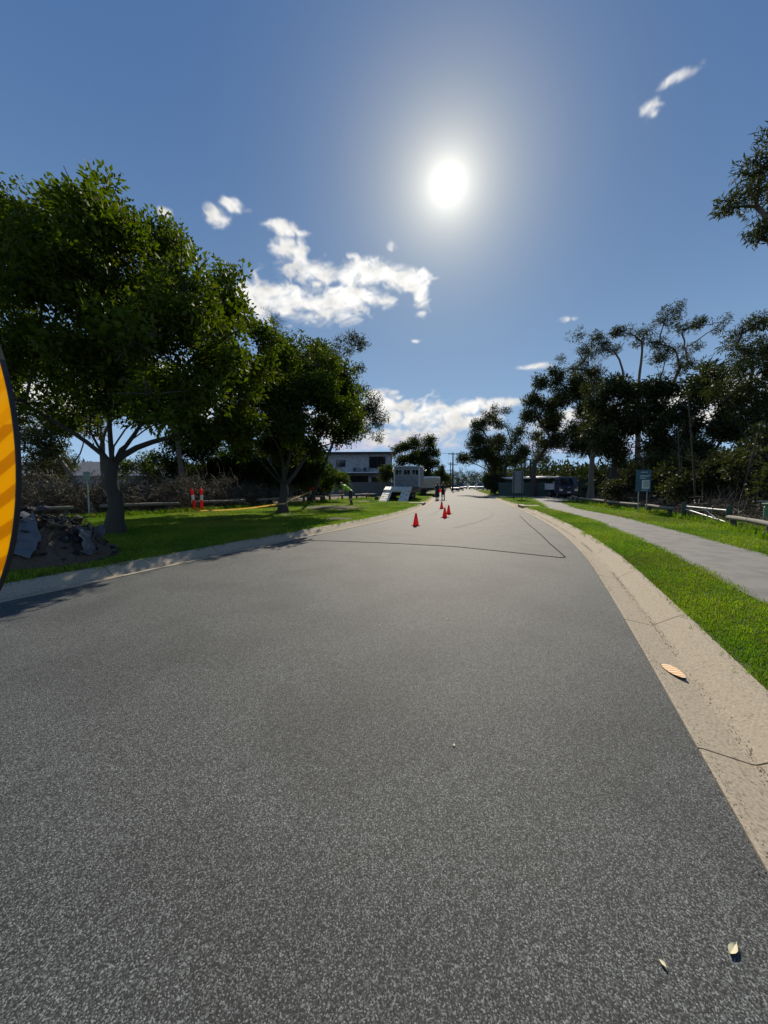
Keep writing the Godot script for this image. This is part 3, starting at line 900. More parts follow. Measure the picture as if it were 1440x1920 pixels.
# ---------------------------------------------------------------- street things
func make_cone(at: Vector3, label: String, turn: float) -> void:
	var t := thing("traffic_cone", label, "traffic cone", at, turn, "red traffic cones set out on the road")
	var b := MB.new()
	b.box(Vector3(0, 0.016, 0), Vector3(0.3, 0.032, 0.3), Basis(), 0.012)
	build(b, "base", M.cone, t)
	var c := MB.new()
	c.lathe([Vector2(0.128, 0.033), Vector2(0.118, 0.05), Vector2(0.112, 0.06), Vector2(0.034, 0.48), Vector2(0.03, 0.49), Vector2(0.022, 0.49), Vector2(0.022, 0.3)], Vector3.ZERO, 20)
	build(c, "body", M.cone, t)
func make_bollard(at: Vector3, label: String, lean: Vector3) -> void:
	var t := thing("delineator_bollard", label, "bollard", at, 0.0, "red and white delineator bollards on the left verge")
	var bs := Basis(Quaternion(Vector3.UP, (Vector3.UP + lean).normalized()))
	var d := MB.new()
	d.lathe([Vector2(0, 0), Vector2(0.2, 0), Vector2(0.2, 0.03), Vector2(0.16, 0.06), Vector2(0.09, 0.075), Vector2(0.07, 0.1)], Vector3.ZERO, 16)
	build(d, "base", M.rubber, t)
	var b := MB.new()
	b.lathe([Vector2(0.06, 0.05), Vector2(0.075, 0.08), Vector2(0.075, 0.62), Vector2(0.07, 0.63)], Vector3.ZERO, 14, bs)
	b.lathe([Vector2(0.07, 0.9), Vector2(0.075, 0.91), Vector2(0.075, 1.12), Vector2(0.085, 1.14), Vector2(0.085, 1.19), Vector2(0.04, 1.22), Vector2(0.02, 1.23)], Vector3.ZERO, 14, bs)
	b.box(bs * Vector3(0, 1.255, 0), Vector3(0.05, 0.07, 0.05), bs, 0.012)
	build(b, "post", M.cone, t)
	var w := MB.new()
	w.lathe([Vector2(0.07, 0.625), Vector2(0.073, 0.63), Vector2(0.073, 0.9), Vector2(0.07, 0.905)], Vector3.ZERO, 14, bs)
	build(w, "reflective_band", M.reflective, t)
func log_rail(a: Vector3, b: Vector3, top: float, label: String, group: String) -> void:
	var t := thing("log_rail", label, "log rail", a, 0.0, group)
	var d := b - a
	var m := MB.new()
	var pts := []
	var rad := []
	for k in 8:
		var f := k / 7.0
		pts.append(d * f + Vector3(0, top - 0.075 + sin(f * 5.0 + a.x) * 0.012, 0)); rad.append(0.075 + 0.006 * sin(f * 11.0 + a.z))
	m.tube(pts, rad, 10)
	build(m, "rail", M.timber, t)
	for f in [0.12, 0.88]:
		var p := MB.new()
		var o: Vector3 = d * f
		p.tube([o + Vector3(0, -0.05, 0), o + Vector3(0.01, (top - 0.14) * 0.6, 0), o + Vector3(0, top - 0.12, 0)], [0.1, 0.095, 0.085], 9)
		build(p, "post", M.post_timber, t)
func make_bat() -> void:
	var u := Vector3(0.9, 0, 0.434).normalized()
	var c := Vector3(-0.799, 1.652, -0.69)
	var nrm := Vector3(-0.434, 0, 0.9).normalized()
	var t := thing("slow_bat", "round orange hand-held traffic bat with diagonal stripes at the left edge", "traffic bat", Vector3(c.x, 0, c.z))
	var f := MB.new()
	var rim := MB.new()
	var S := 72
	var o := Vector3(0, c.y, 0)
	var R := 0.303
	for k in S:
		var a0 := TAU * k / S
		var a1 := TAU * (k + 1) / S
		var d0 := u * cos(a0) + Vector3.UP * sin(a0)
		var d1 := u * cos(a1) + Vector3.UP * sin(a1)
		for s in [-1.0, 1.0]:
			var off: Vector3 = nrm * 0.0018 * s
			var r := R - 0.0038
			f.tn(o + off, o + off + d0 * r, o + off + d1 * r, nrm * s, nrm * s, nrm * s, Vector2(0.5, 0.5), Vector2(0.5 + cos(a0) * 0.5, 0.5 - sin(a0) * 0.5), Vector2(0.5 + cos(a1) * 0.5, 0.5 - sin(a1) * 0.5))
			var ro: Vector3 = nrm * 0.0028 * s
			rim.quad(o + ro + d0 * r, o + ro + d1 * r, o + ro + d1 * R, o + ro + d0 * R, nrm * s)
		rim.quad(o - nrm * 0.0028 + d0 * R, o - nrm * 0.0028 + d1 * R, o + nrm * 0.0028 + d1 * R, o + nrm * 0.0028 + d0 * R, d0)
		rim.quad(o - nrm * 0.0028 + d0 * (R - 0.0038), o - nrm * 0.0028 + d1 * (R - 0.0038), o + nrm * 0.0028 + d1 * (R - 0.0038), o + nrm * 0.0028 + d0 * (R - 0.0038), -d0)
	build(f, "disc", M.bat, t)
	build(rim, "rim", M.rubber, t)
	var p := MB.new()
	p.tube([Vector3(-0.32, 0, -0.1) - nrm * 0.018, Vector3(-0.16, 0.8, -0.05) - nrm * 0.018, Vector3(0.02, 1.7, 0) - nrm * 0.018], [0.014, 0.014, 0.014], 10)
	build(p, "pole", M.timber, t)
func make_gate() -> void:
	var a := Vector3(12.75, VY, -16.3)
	var b := Vector3(12.15, VY, -13.5)
	var t := thing("boom_gate", "low steel gate with pale bars between two dark green posts", "gate", a)
	var d := b - a
	for e in [Vector3.ZERO, d]:
		var m := MB.new()
		m.tube([e + Vector3(0, -0.04, 0), e + Vector3(0, 0.7, 0), e + Vector3(0, 0.73, 0)], [0.085, 0.085, 0.05], 12)
		build(m, "post", M.green_paint, t)
	var bars := [[0.05, 0.56, 0.97, 0.56, 0.026], [0.05, 0.44, 0.96, 0.14, 0.026], [0.5, 0.53, 0.8, 0.18, 0.015], [0.5, 0.53, 0.25, 0.37, 0.012], [0.965, 0.54, 0.965, 0.1, 0.014]]
	for k in bars:
		var m := MB.new()
		m.tube([d * k[0] + Vector3(0, k[1], 0), d * k[2] + Vector3(0, k[3], 0)], [k[4], k[4]], 8)
		build(m, "bar", M.galvanised_pale, t)
func make_signs() -> void:
	# back of a large board
	var t := thing("road_sign", "tall grey sign board seen from behind on two dark posts", "sign", Vector3(12.5, VY, -36.0), 0.12)
	boxpart("panel", M.sign_grey, t, Vector3(0, 1.7, 0), Vector3(1.08, 2.05, 0.012), 0.004)
	for x in [-0.4, 0.4]:
		var m := MB.new()
		m.tube([Vector3(x, -0.05, 0.045), Vector3(x, 2.66, 0.045)], [0.035, 0.035], 8)
		build(m, "post", M.black_steel, t)
	for y in [1.0, 1.7, 2.4]: boxpart("rail", M.sign_grey, t, Vector3(0, y, 0.018), Vector3(1.0, 0.05, 0.02), 0.003)
	# park information sign
	var s := thing("information_sign", "teal information sign with a white poster on two slanting posts", "sign", Vector3(13.25, VY, -19.7), -0.5)
	for x in [-0.18, 0.18]:
		var m := MB.new()
		m.tube([Vector3(x, -0.05, -0.02), Vector3(x, 1.2, -0.02), Vector3(x, 2.2, -0.02)], [0.03, 0.03, 0.028], 8)
		build(m, "post", M.galvanised, s)
	boxpart("board", M.teal, s, Vector3(0, 1.66, 0.03), Vector3(0.66, 1.12, 0.03), 0.006)
	for k in [[0.06, 1.93, 0.42], [0.03, 1.86, 0.36], [-0.03, 1.79, 0.24], [0.02, 2.1, 0.3], [0.06, 1.19, 0.26]]:
		boxpart("lettering_line", M.print, s, Vector3(k[0], k[1], 0.047), Vector3(k[2], 0.025, 0.003))
	var ps := boxpart("poster", M.print, s, Vector3(0.1, 1.48, 0.048), Vector3(0.32, 0.44, 0.004))
	boxpart("map_area", M.map_print, ps, Vector3(0.02, 0.02, 0.004), Vector3(0.24, 0.34, 0.003))
	# small park sign on a post
	var k := thing("park_sign", "small pale green sign on a thin post behind the spoil heap", "sign", Vector3(-13.0, VY, -16.9), 0.3)
	var pm := MB.new()
	pm.tube([Vector3(0, -0.05, 0), Vector3(0, 2.05, 0)], [0.03, 0.03], 8)
	build(pm, "post", M.galvanised, k)
	boxpart("plate", M.green_plate, k, Vector3(0, 1.85, 0.04), Vector3(0.26, 0.36, 0.01), 0.003)
func make_inlets() -> void:
	for k in [[left_pts, -1.0, -29.8, "concrete stormwater inlet with a dark mouth in the left kerb"], [right_pts, 1.0, -26.2, "concrete stormwater inlet with a dark mouth in the right kerb"]]:
		var r: Array = along(k[0], k[1], k[2], k[2] - 1.0, 0.5)
		var p: Vector3 = r[0][0] + r[0][1] * 0.5
		var tdir := Vector3(-r[0][1].z, 0, r[0][1].x)
		var t := thing("stormwater_inlet", k[3], "stormwater drain", p, atan2(-tdir.z, tdir.x), "stormwater inlets in the kerbs")
		boxpart("lintel", M.kerb, t, Vector3(0, 0.165, 0), Vector3(2.2, 0.07, 0.34), 0.015)
		boxpart("mouth", M.black_steel, t, Vector3(0, 0.075, 0), Vector3(1.7, 0.11, 0.3))
		for x in [-1.0, 1.0]: boxpart("cheek", M.kerb, t, Vector3(x * 0.98, 0.07, 0), Vector3(0.22, 0.115, 0.32), 0.01)
		boxpart("pit_cover", M.kerb, t, Vector3(0, 0.14, 0.62 * (1.0 if t.transform.basis.z.dot(r[0][1]) > 0 else -1.0)), Vector3(1.3, 0.06, 0.85), 0.012)
func make_flop() -> void:
	var z := -3.07
	var t := thing("flip_flop", "striped orange and cream flip-flop sole lying in the right gutter", "flip-flop", Vector3(2.47, -0.004, z - 0.1), 0.04)
	t.rotate_object_local(Vector3.BACK, 0.1)
	var out := PackedVector2Array()
	for k in 28:
		var a := TAU * k / 28.0
		var w := 0.05 + 0.009 * sin(a)
		out.append(Vector2(cos(a) * w * (1.0 + 0.12 * sin(a * 2.0)), sin(a) * 0.125))
	var s := MB.new()
	s.prism(out, 0.016, Vector3(0, 0.012, 0), Vector3.RIGHT, Vector3.FORWARD)
	build(s, "sole", M.flop_sole, t)
	var f := MB.new()
	for k in out.size():
		var p := out[k] * 0.98
		var q := out[(k + 1) % out.size()] * 0.98
		var g := func(v: Vector2) -> Vector3: return Vector3(v.x, 0.0215, -v.y)
		var h := func(v: Vector2) -> Vector2: return Vector2(0.5 + v.x * 9.0, 0.5 + v.y * 3.6)
		f.tn(Vector3(0, 0.0225, 0), g.call(p), g.call(q), Vector3.UP, Vector3.UP, Vector3.UP, Vector2(0.5, 0.5), h.call(p), h.call(q))
	build(f, "footbed", M.flop_top, t)
func make_heap() -> void:
	rng.seed = 77
	var nz := noise(FastNoiseLite.TYPE_SIMPLEX_SMOOTH, 1.3, 71, 4)
	var c := Vector3(-7.0, VY, -7.55)
	var t := thing("spoil_heap", "dark heap of broken rubble and torn sheeting beside the left kerb", "rubble heap", c)
	var hgt := func(x: float, z: float) -> float:
		var r := Vector2(x / 1.55, z / 1.3).length()
		return maxf(0.0, (1.0 - r * r)) * 0.82 * (1.0 + 0.5 * nz.get_noise_2d(x * 2.0, z * 2.0)) - 0.02
	var m := MB.new()
	for i in 22:
		for k in 22:
			var g := func(a: int, b: int) -> Vector3:
				var x := -1.8 + 3.6 * a / 22.0
				var z := -1.5 + 3.0 * b / 22.0
				return Vector3(x, hgt.call(x, z), z)
			if Vector2((-1.72 + 3.6 * i / 22.0) / 1.6, (-1.43 + 3.0 * k / 22.0) / 1.34).length() > 1.0: continue
			m.quad(g.call(i, k), g.call(i + 1, k), g.call(i + 1, k + 1), g.call(i, k + 1), Vector3.UP)
	build(m, "mound", M.soil, t)
	var vars := []
	for k in 7:
		var b := MB.new()
		b.blob(Vector3(k, 0, 0) * 0.0001, Vector3(1, rng.randf_range(0.15, 0.5), rng.randf_range(0.5, 0.95)), noise(FastNoiseLite.TYPE_SIMPLEX, 0.9, k + 5, 2), 0.9, 6, 8)
		vars.append(b.mesh())
	var ms := [M.rubble, M.rubble_dark, M.rubble_dark, M.rubble_brown, M.rubble_dark, M.rubble_dark]
	for k in 260:
		var a := rng.randf() * TAU
		var r := sqrt(rng.randf()) * 1.02
		var x := cos(a) * 1.55 * r
		var z := sin(a) * 1.3 * r
		var s := rng.randf_range(0.035, 0.13) * (1.0 if r < 0.8 else 0.7)
		put(vars[k % 7], "chunk", ms[rng.randi() % 6], t, Vector3(x, maxf(hgt.call(x, z), 0.0) + s * 0.25, z), any_turn(s))
	var tw := twig_clump(10, 0.3, 21)
	var twx := []
	var twc := []
	for k in 22:
		var a := rng.randf() * TAU
		var r := sqrt(rng.randf()) * 0.95
		twc.append(Color(0.13, 0.105, 0.08) * rng.randf_range(0.4, 1.4))
		twx.append(Transform3D(Basis(Vector3.UP, rng.randf() * TAU), Vector3(cos(a) * 1.5 * r, maxf(hgt.call(cos(a) * 1.5 * r, sin(a) * 1.25 * r), 0.0) + 0.06, sin(a) * 1.25 * r)))
	var twm := mat(1, 1, 1, 0.9)
	twm.vertex_color_use_as_albedo = true
	scatter("broken_twigs", tw, twm, twx, twc, t).set_meta("kind", "stuff")
	# torn grey sheets lying on it
	var sheets := [["grey_sheet", "pale grey torn fabric sheet draped over the front of the spoil heap", Vector3(-6.8, 0.74, -6.95), Vector3(1.2, -0.1, 0.15), Vector3(-0.1, 0.7, -0.62), 0.09], ["grey_sheet", "curled grey fabric sheet at the right end of the spoil heap", Vector3(-5.95, 0.5, -7.4), Vector3(0.62, 0.1, 0.2), Vector3(-0.25, 0.5, -0.3), 0.34], ["grey_sheet", "light grey board scrap standing behind the curled sheet", Vector3(-5.98, 0.6, -8.0), Vector3(0.3, 0.08, 0.0), Vector3(0.06, 0.3, -0.05), 0.02]]
	for q in sheets:
		var b := MB.new()
		var ex: Vector3 = q[3]
		var ey: Vector3 = q[4]
		var nn := ex.cross(ey).normalized()
		var N := 14
		for side in [0.0, 0.008]:
			for i in N:
				for k in N:
					var g := func(a: int, e: int) -> Vector3:
						var uu := float(a) / N - 0.5
						var vv := float(e) / N - 0.5
						var taper := 1.0 - maxf(0.0, vv) * 1.1
						var fold: float = (sin(uu * 11.0 + vv * 4.0) * 0.5 + nz.get_noise_2d(uu * 3.0 + q[2].x * 9.0, vv * 3.0)) * q[5]
						if q[5] > 0.3: fold = -cos(uu * 4.2) * 0.3 + nz.get_noise_2d(uu * 2.0, vv * 2.0) * 0.12
						return ex * uu * taper + ey * vv + nn * (fold + side)
					b.quad(g.call(i, k), g.call(i + 1, k), g.call(i + 1, k + 1), g.call(i, k + 1), nn)
		var o := build(b, q[0], M.fabric, null, q[2])
		tag(o, q[1], "sheet", "grey sheets on the spoil heap")
	# broken boards
	for q in [[Vector3(-6.65, 0.98, -7.9), Vector3(-6.05, 0.45, -7.75), 0.09, "broken board sloping off the top of the spoil heap"], [Vector3(-7.6, 0.75, -7.1), Vector3(-6.9, 0.88, -6.9), 0.07, "dark broken board lying across the left of the heap"]]:
		var b := MB.new()
		b.bar(Vector3.ZERO, q[1] - q[0], q[2], 0.02, 0.004)
		var o := build(b, "broken_board", M.post_timber, null, q[0])
		tag(o, q[3], "board")
func make_shovel() -> void:
	var t := thing("shovel", "grey shovel leaning upright against the big tree trunk", "shovel", Vector3(-8.62, VY, -12.0))
	var m := MB.new()
	m.tube([Vector3(0, 0.25, 0), Vector3(0.02, 0.7, 0), Vector3(0.07, 1.12, -0.05)], [0.018, 0.017, 0.017], 8)
	build(m, "shaft", M.timber, t)
	var g := MB.new()
	g.tube([Vector3(0.07, 1.12, -0.05), Vector3(0.015, 1.22, -0.06), Vector3(0.01, 1.25, -0.06), Vector3(0.15, 1.27, -0.06), Vector3(0.14, 1.22, -0.06), Vector3(0.08, 1.12, -0.05)], [0.014, 0.013, 0.013, 0.013, 0.013, 0.014], 7)
	build(g, "grip", M.galvanised, t)
	var b := MB.new()
	b.prism(PackedVector2Array([Vector2(-0.11, 0.3), Vector2(0.11, 0.3), Vector2(0.115, 0.12), Vector2(0.07, 0.03), Vector2(0, 0), Vector2(-0.07, 0.03), Vector2(-0.115, 0.12)]), 0.006, Vector3(0, 0.0, 0.0), Vector3.RIGHT, Vector3(-0.03, 1, 0).normalized())
	build(b, "blade", M.galvanised, t)
func make_tape() -> void:
	var pts := [Vector3(-5.9, 1.1, -31.6), Vector3(-5.6, 0.92, -27.5), Vector3(-5.45, 0.72, -22.6), Vector3(-5.08, 0.62, -19.9), Vector3(-5.35, 0.6, -19.55), Vector3(-6.9, 0.38, -20.0), Vector3(-8.4, 0.24, -20.5), Vector3(-9.9, 0.17, -20.8), Vector3(-10.6, 0.16, -20.7)]
	var c := Curve3D.new()
	for i in pts.size():
		var tv: Vector3 = (pts[mini(i + 1, pts.size() - 1)] - pts[maxi(i - 1, 0)]) / 6.0
		c.add_point(pts[i], -tv, tv)
	var bp := c.get_baked_points()
	var b := MB.new()
	for i in range(0, bp.size() - 2, 2):
		var w0 := Vector3(0.2 * sin(i * 0.11), 1, 0.2 * cos(i * 0.07)).normalized() * 0.032
		var w1 := Vector3(0.2 * sin((i + 2) * 0.11), 1, 0.2 * cos((i + 2) * 0.07)).normalized() * 0.032
		b.quad(bp[i] - w0, bp[i + 2] - w1, bp[i + 2] + w1, bp[i] + w0, Vector3(0.3, 0.1, 1))
	var o := build(b, "barrier_tape", M.tape)
	tag(o, "yellow and white barrier tape strung from the bollards round the smaller tree", "barrier tape")

# ---------------------------------------------------------------- vehicles
func wheel(parent: Node3D, at: Vector3, r: float, w: float) -> void:
	var bs := Basis(Vector3.FORWARD, PI / 2)
	var t := MB.new()
	t.lathe([Vector2(r * 0.6, -w / 2), Vector2(r * 0.93, -w / 2), Vector2(r, -w * 0.36), Vector2(r, w * 0.36), Vector2(r * 0.93, w / 2), Vector2(r * 0.6, w / 2)], Vector3.ZERO, 20, bs)
	var o := build(t, "wheel", M.rubber, parent, at)
	var h := MB.new()
	h.lathe([Vector2(0, -w * 0.42), Vector2(r * 0.3, -w * 0.45), Vector2(r * 0.61, -w * 0.36), Vector2(r * 0.61, w * 0.36), Vector2(r * 0.3, w * 0.45), Vector2(0, w * 0.42)], Vector3.ZERO, 16, bs)
	build(h, "rim", M.galvanised, o)
# a car facing +z; suv makes it taller
func make_car(label: String, at: Vector3, turn: float, paint: Material, suv: bool, group: String) -> void:
	var t := thing("car", label, "car", at, turn, group)
	var top := 1.72 if suv else 1.47
	var belt := 1.02 if suv else 0.92
	var ex := Vector3.BACK
	var b := MB.new()
	b.prism(PackedVector2Array([Vector2(-2.2, 0.38), Vector2(-2.25, 0.75), Vector2(-2.15, belt), Vector2(0.85, belt), Vector2(2.0, belt - 0.12), Vector2(2.22, belt - 0.35), Vector2(2.24, 0.4), Vector2(2.1, 0.26), Vector2(1.75, 0.26), Vector2(1.62, 0.55), Vector2(1.3, 0.66), Vector2(1.0, 0.55), Vector2(0.88, 0.24), Vector2(-0.9, 0.24), Vector2(-1.02, 0.55), Vector2(-1.32, 0.66), Vector2(-1.64, 0.55), Vector2(-1.76, 0.28)]), 1.78, Vector3.ZERO, ex, Vector3.UP)
	build(b, "body", paint, t)
	var c := MB.new()
	var lo := [Vector3(-0.85, belt, -2.05), Vector3(0.85, belt, -2.05), Vector3(0.85, belt, 0.95), Vector3(-0.85, belt, 0.95)]
	var hi := [Vector3(-0.64, top, -1.75 if suv else -1.1), Vector3(0.64, top, -1.75 if suv else -1.1), Vector3(0.64, top, 0.15), Vector3(-0.64, top, 0.15)]
	for k in 4: c.quad(lo[k], lo[(k + 1) % 4], hi[(k + 1) % 4], hi[k], (lo[k] + lo[(k + 1) % 4]) * Vector3(1, 0, 1))
	build(c, "window_glass", M.glass, t)
	var r := MB.new()
	r.box(Vector3(0, top + 0.015, (hi[0].z + hi[2].z) / 2), Vector3(1.34, 0.05, hi[2].z - hi[0].z + 0.1), Basis(), 0.02)
	for k in 4: r.bar(lo[k] + Vector3(0, 0, 0), hi[k], 0.07, 0.07)
	build(r, "roof", paint, t)
	for x in [-0.8, 0.8]:
		for z in [1.3, -1.33]: wheel(t, Vector3(x, 0.33, z), 0.33, 0.21)
		boxpart("headlight", M.clear_lens, t, Vector3(x * 0.82, belt - 0.26, 2.19), Vector3(0.34, 0.13, 0.1), 0.03)
		boxpart("mirror", paint, t, Vector3(x * 1.2, belt + 0.08, 0.62), Vector3(0.18, 0.12, 0.1), 0.03)
	boxpart("grille", M.black_steel, t, Vector3(0, belt - 0.36, 2.225), Vector3(0.85, 0.22, 0.04), 0.01)
	boxpart("bumper", M.black_steel, t, Vector3(0, 0.38, 2.22), Vector3(1.6, 0.14, 0.08), 0.03)
	boxpart("number_plate", M.white_paint, t, Vector3(0, 0.48, 2.265), Vector3(0.37, 0.13, 0.01))
func make_navy_truck() -> void:
	var t := thing("tray_truck", "parked navy blue cab truck with a pale tray in front of the shed", "truck", Vector3(19.6, VY + 0.02, -41.0), -0.12)
	var c := MB.new()
	c.prism(PackedVector2Array([Vector2(-1.5, 0.5), Vector2(-1.5, 2.2), Vector2(-0.35, 2.22), Vector2(-0.18, 2.12), Vector2(0.12, 1.35), Vector2(0.18, 0.95), Vector2(0.18, 0.5)]), 1.9, Vector3.ZERO, Vector3.BACK, Vector3.UP)
	var cab := build(c, "cab", M.navy, t)
	var w := MB.new()
	var tilt := Basis(Vector3.RIGHT, -0.366)
	w.box(Vector3.ZERO, Vector3(1.66, 0.72, 0.02), tilt, 0.008)
	build(w, "windscreen", M.glass, cab, Vector3(0, 1.73, 0.0))
	for x in [-0.955, 0.955]:
		boxpart("side_window", M.glass, cab, Vector3(x, 1.72, -0.65), Vector3(0.012, 0.55, 0.75), 0.004)
		boxpart("door_mirror", M.black_steel, cab, Vector3(x * 1.14, 1.75, 0.0), Vector3(0.16, 0.36, 0.07), 0.02)
		boxpart("headlight", M.clear_lens, t, Vector3(x * 0.8, 0.86, 0.19), Vector3(0.34, 0.22, 0.05), 0.02)
		boxpart("indicator", M.orange_lens, t, Vector3(x * 0.93, 1.06, 0.165), Vector3(0.14, 0.16, 0.05), 0.02)
		wheel(t, Vector3(x * 0.86, 0.4, -0.55), 0.4, 0.24)
		wheel(t, Vector3(x * 0.86, 0.4, -3.3), 0.4, 0.3)
	boxpart("roof_edge", M.white_paint, cab, Vector3(0, 2.235, -0.9), Vector3(1.86, 0.03, 1.15), 0.01)
	boxpart("bumper", M.black_steel, t, Vector3(0, 0.52, 0.2), Vector3(1.9, 0.28, 0.14), 0.03)
	boxpart("number_plate", M.white_paint, t, Vector3(0, 0.62, 0.278), Vector3(0.37, 0.13, 0.008))
	boxpart("grille", M.black_steel, t, Vector3(0, 0.98, 0.195), Vector3(1.0, 0.16, 0.03), 0.01)
	boxpart("emblem", M.galvanised, t, Vector3(0, 1.14, 0.185), Vector3(0.16, 0.1, 0.012), 0.004)
	boxpart("chassis", M.black_steel, t, Vector3(0, 0.6, -2.6), Vector3(0.8, 0.16, 4.4))
	boxpart("tray", M.white_paint, t, Vector3(0, 0.9, -3.2), Vector3(2.1, 0.1, 3.1), 0.01)
	for x in [-1.03, 1.03]:
		var s := boxpart("tray_side", M.white_paint, t, Vector3(x, 1.24, -3.2), Vector3(0.04, 0.58, 3.1), 0.01)
		for k in 6: boxpart("rib", M.galvanised, s, Vector3(signf(x) * 0.025, 0, -1.4 + k * 0.56), Vector3(0.02, 0.56, 0.05))
	boxpart("headboard", M.white_paint, t, Vector3(0, 1.3, -1.68), Vector3(2.1, 0.9, 0.05), 0.01)
func make_trailer() -> void:
	var t := thing("low_loader_trailer", "black low-loader trailer with two cream loading ramps lowered onto the grass", "trailer", Vector3(1.15, VY, -34.6), -0.2)
	# rear faces +z
	var slope := Basis(Vector3.RIGHT, -0.62)
	for x in [-0.83, 0.83]:
		var r := boxpart("ramp", M.cream_paint, t, Vector3(x, 0.42, 0.95), Vector3(0.82, 0.07, 2.16), 0.015, Basis(Vector3.RIGHT, 0.39))
		for k in 5: boxpart("cleat", M.cream_paint, r, Vector3(0, 0.045, -0.85 + k * 0.42), Vector3(0.76, 0.025, 0.05), 0.005)
		for k in 4: boxpart("slot", M.black_steel, r, Vector3(-0.2 + (k % 2) * 0.36, 0.038, -0.64 + k * 0.42), Vector3(0.12, 0.01, 0.13))
	boxpart("tail_beam", M.cream_paint, t, Vector3(0, 0.88, -0.12), Vector3(2.55, 0.2, 0.2), 0.02)
	boxpart("beaver_tail", M.cream_paint, t, Vector3(0, 1.06, -0.62), Vector3(2.5, 0.08, 1.0), 0.015, Basis(Vector3.RIGHT, 0.3))
	for k in 6: boxpart("tail_plank", M.cream_paint, t, Vector3(-1.05 + k * 0.42, 1.12, -0.6), Vector3(0.36, 0.04, 0.9), 0.01, Basis(Vector3.RIGHT, 0.3))
	boxpart("deck", M.black_steel, t, Vector3(0, 1.12, -4.6), Vector3(2.5, 0.16, 7.2), 0.02)
	for x in [-1.15, 1.15]:
		boxpart("side_rail", M.black_steel, t, Vector3(x, 0.86, -4.4), Vector3(0.14, 0.36, 7.4), 0.02)
		for z in [-2.2, -3.3, -4.4]: wheel(t, Vector3(x * 0.86, 0.42, z), 0.42, 0.3)
		boxpart("tail_light", M.red_lens, t, Vector3(x * 0.95, 0.86, 0.0), Vector3(0.16, 0.09, 0.04), 0.01)
	boxpart("axle_frame", M.black_steel, t, Vector3(0, 0.55, -3.3), Vector3(1.3, 0.3, 3.2))
	boxpart("drawbar", M.black_steel, t, Vector3(0, 0.7, -9.2), Vector3(0.3, 0.16, 2.2), 0.02)
	# windowed body carried on the deck
	var v := thing("site_cabin", "pale grey boxy cabin with a row of windows above the cream ramps", "cabin", t.position + t.basis * Vector3(0.55, 1.2, -4.2), -0.2)
	var b := MB.new()
	b.box(Vector3(0, 0.98, 0), Vector3(2.55, 1.96, 3.6), Basis(), 0.05)
	var body := build(b, "body", M.grey_panel, v)
	for k in 3:
		var f := boxpart("window", M.galvanised, v, Vector3(-0.78 + k * 0.8, 1.42, 1.806), Vector3(0.68, 0.56, 0.03), 0.008)
		boxpart("pane", M.glass, f, Vector3(0, 0, 0.014), Vector3(0.58, 0.46, 0.012))
		boxpart("mullion", M.galvanised, f, Vector3(0.0, 0, 0.022), Vector3(0.03, 0.46, 0.01))
	for k in 4: boxpart("corrugation", M.grey_panel, body, Vector3(0, 0.2 + k * 0.2, 1.808), Vector3(2.4, 0.03, 0.02), 0.006)
	boxpart("roof_rim", M.white_paint, v, Vector3(0, 1.98, 0), Vector3(2.62, 0.06, 3.68), 0.02)
	for k in 4: boxpart("roof_vent", M.grey_panel, v, Vector3(-0.9 + k * 0.6, 2.05, 1.2 - k * 0.3), Vector3(0.3, 0.08, 0.4), 0.02)
	for x in [-1.2, 1.2]: boxpart("corner_post", M.white_paint, v, Vector3(x, 0.98, 1.79), Vector3(0.08, 1.9, 0.06), 0.01)
func make_tipper() -> void:
	var t := thing("tipper_truck", "beige tipper truck seen from behind beyond the trailer", "truck", Vector3(5.9, 0.0, -50.0), -0.18)
	var body := boxpart("tipper_body", M.beige_panel, t, Vector3(0, 1.75, -2.2), Vector3(2.4, 1.3, 4.2), 0.04)
	boxpart("tailgate", M.beige_panel, t, Vector3(0, 1.7, -0.07), Vector3(2.42, 1.15, 0.08), 0.02)
	for k in 5: boxpart("rib", M.beige_panel, body, Vector3(-1.0 + k * 0.5, 0, 2.16), Vector3(0.08, 1.1, 0.06), 0.01)
	for x in [-0.95, 0.95]:
		boxpart("warning_light", M.orange_lens, t, Vector3(x * 0.6, 1.75, 0.0), Vector3(0.22, 0.22, 0.05), 0.03)
		boxpart("tail_light", M.red_lens, t, Vector3(x, 0.95, -0.02), Vector3(0.28, 0.12, 0.05), 0.02)
		boxpart("mudguard", M.black_steel, t, Vector3(x, 1.02, -1.4), Vector3(0.5, 0.06, 2.0), 0.02)
		wheel(t, Vector3(x, 0.48, -0.95), 0.48, 0.5)
		wheel(t, Vector3(x, 0.48, -2.1), 0.48, 0.5)
		wheel(t, Vector3(x, 0.48, -5.3), 0.48, 0.3)
		boxpart("mud_flap", M.rubber, t, Vector3(x, 0.55, -0.35), Vector3(0.5, 0.5, 0.02))
	boxpart("chassis", M.black_steel, t, Vector3(0, 0.95, -3.0), Vector3(0.9, 0.24, 6.0))
	boxpart("cab", M.white_paint, t, Vector3(0, 1.75, -5.5), Vector3(2.3, 1.9, 1.8), 0.1)
	boxpart("rear_window", M.glass, t, Vector3(0, 2.3, -4.595), Vector3(1.4, 0.4, 0.02))
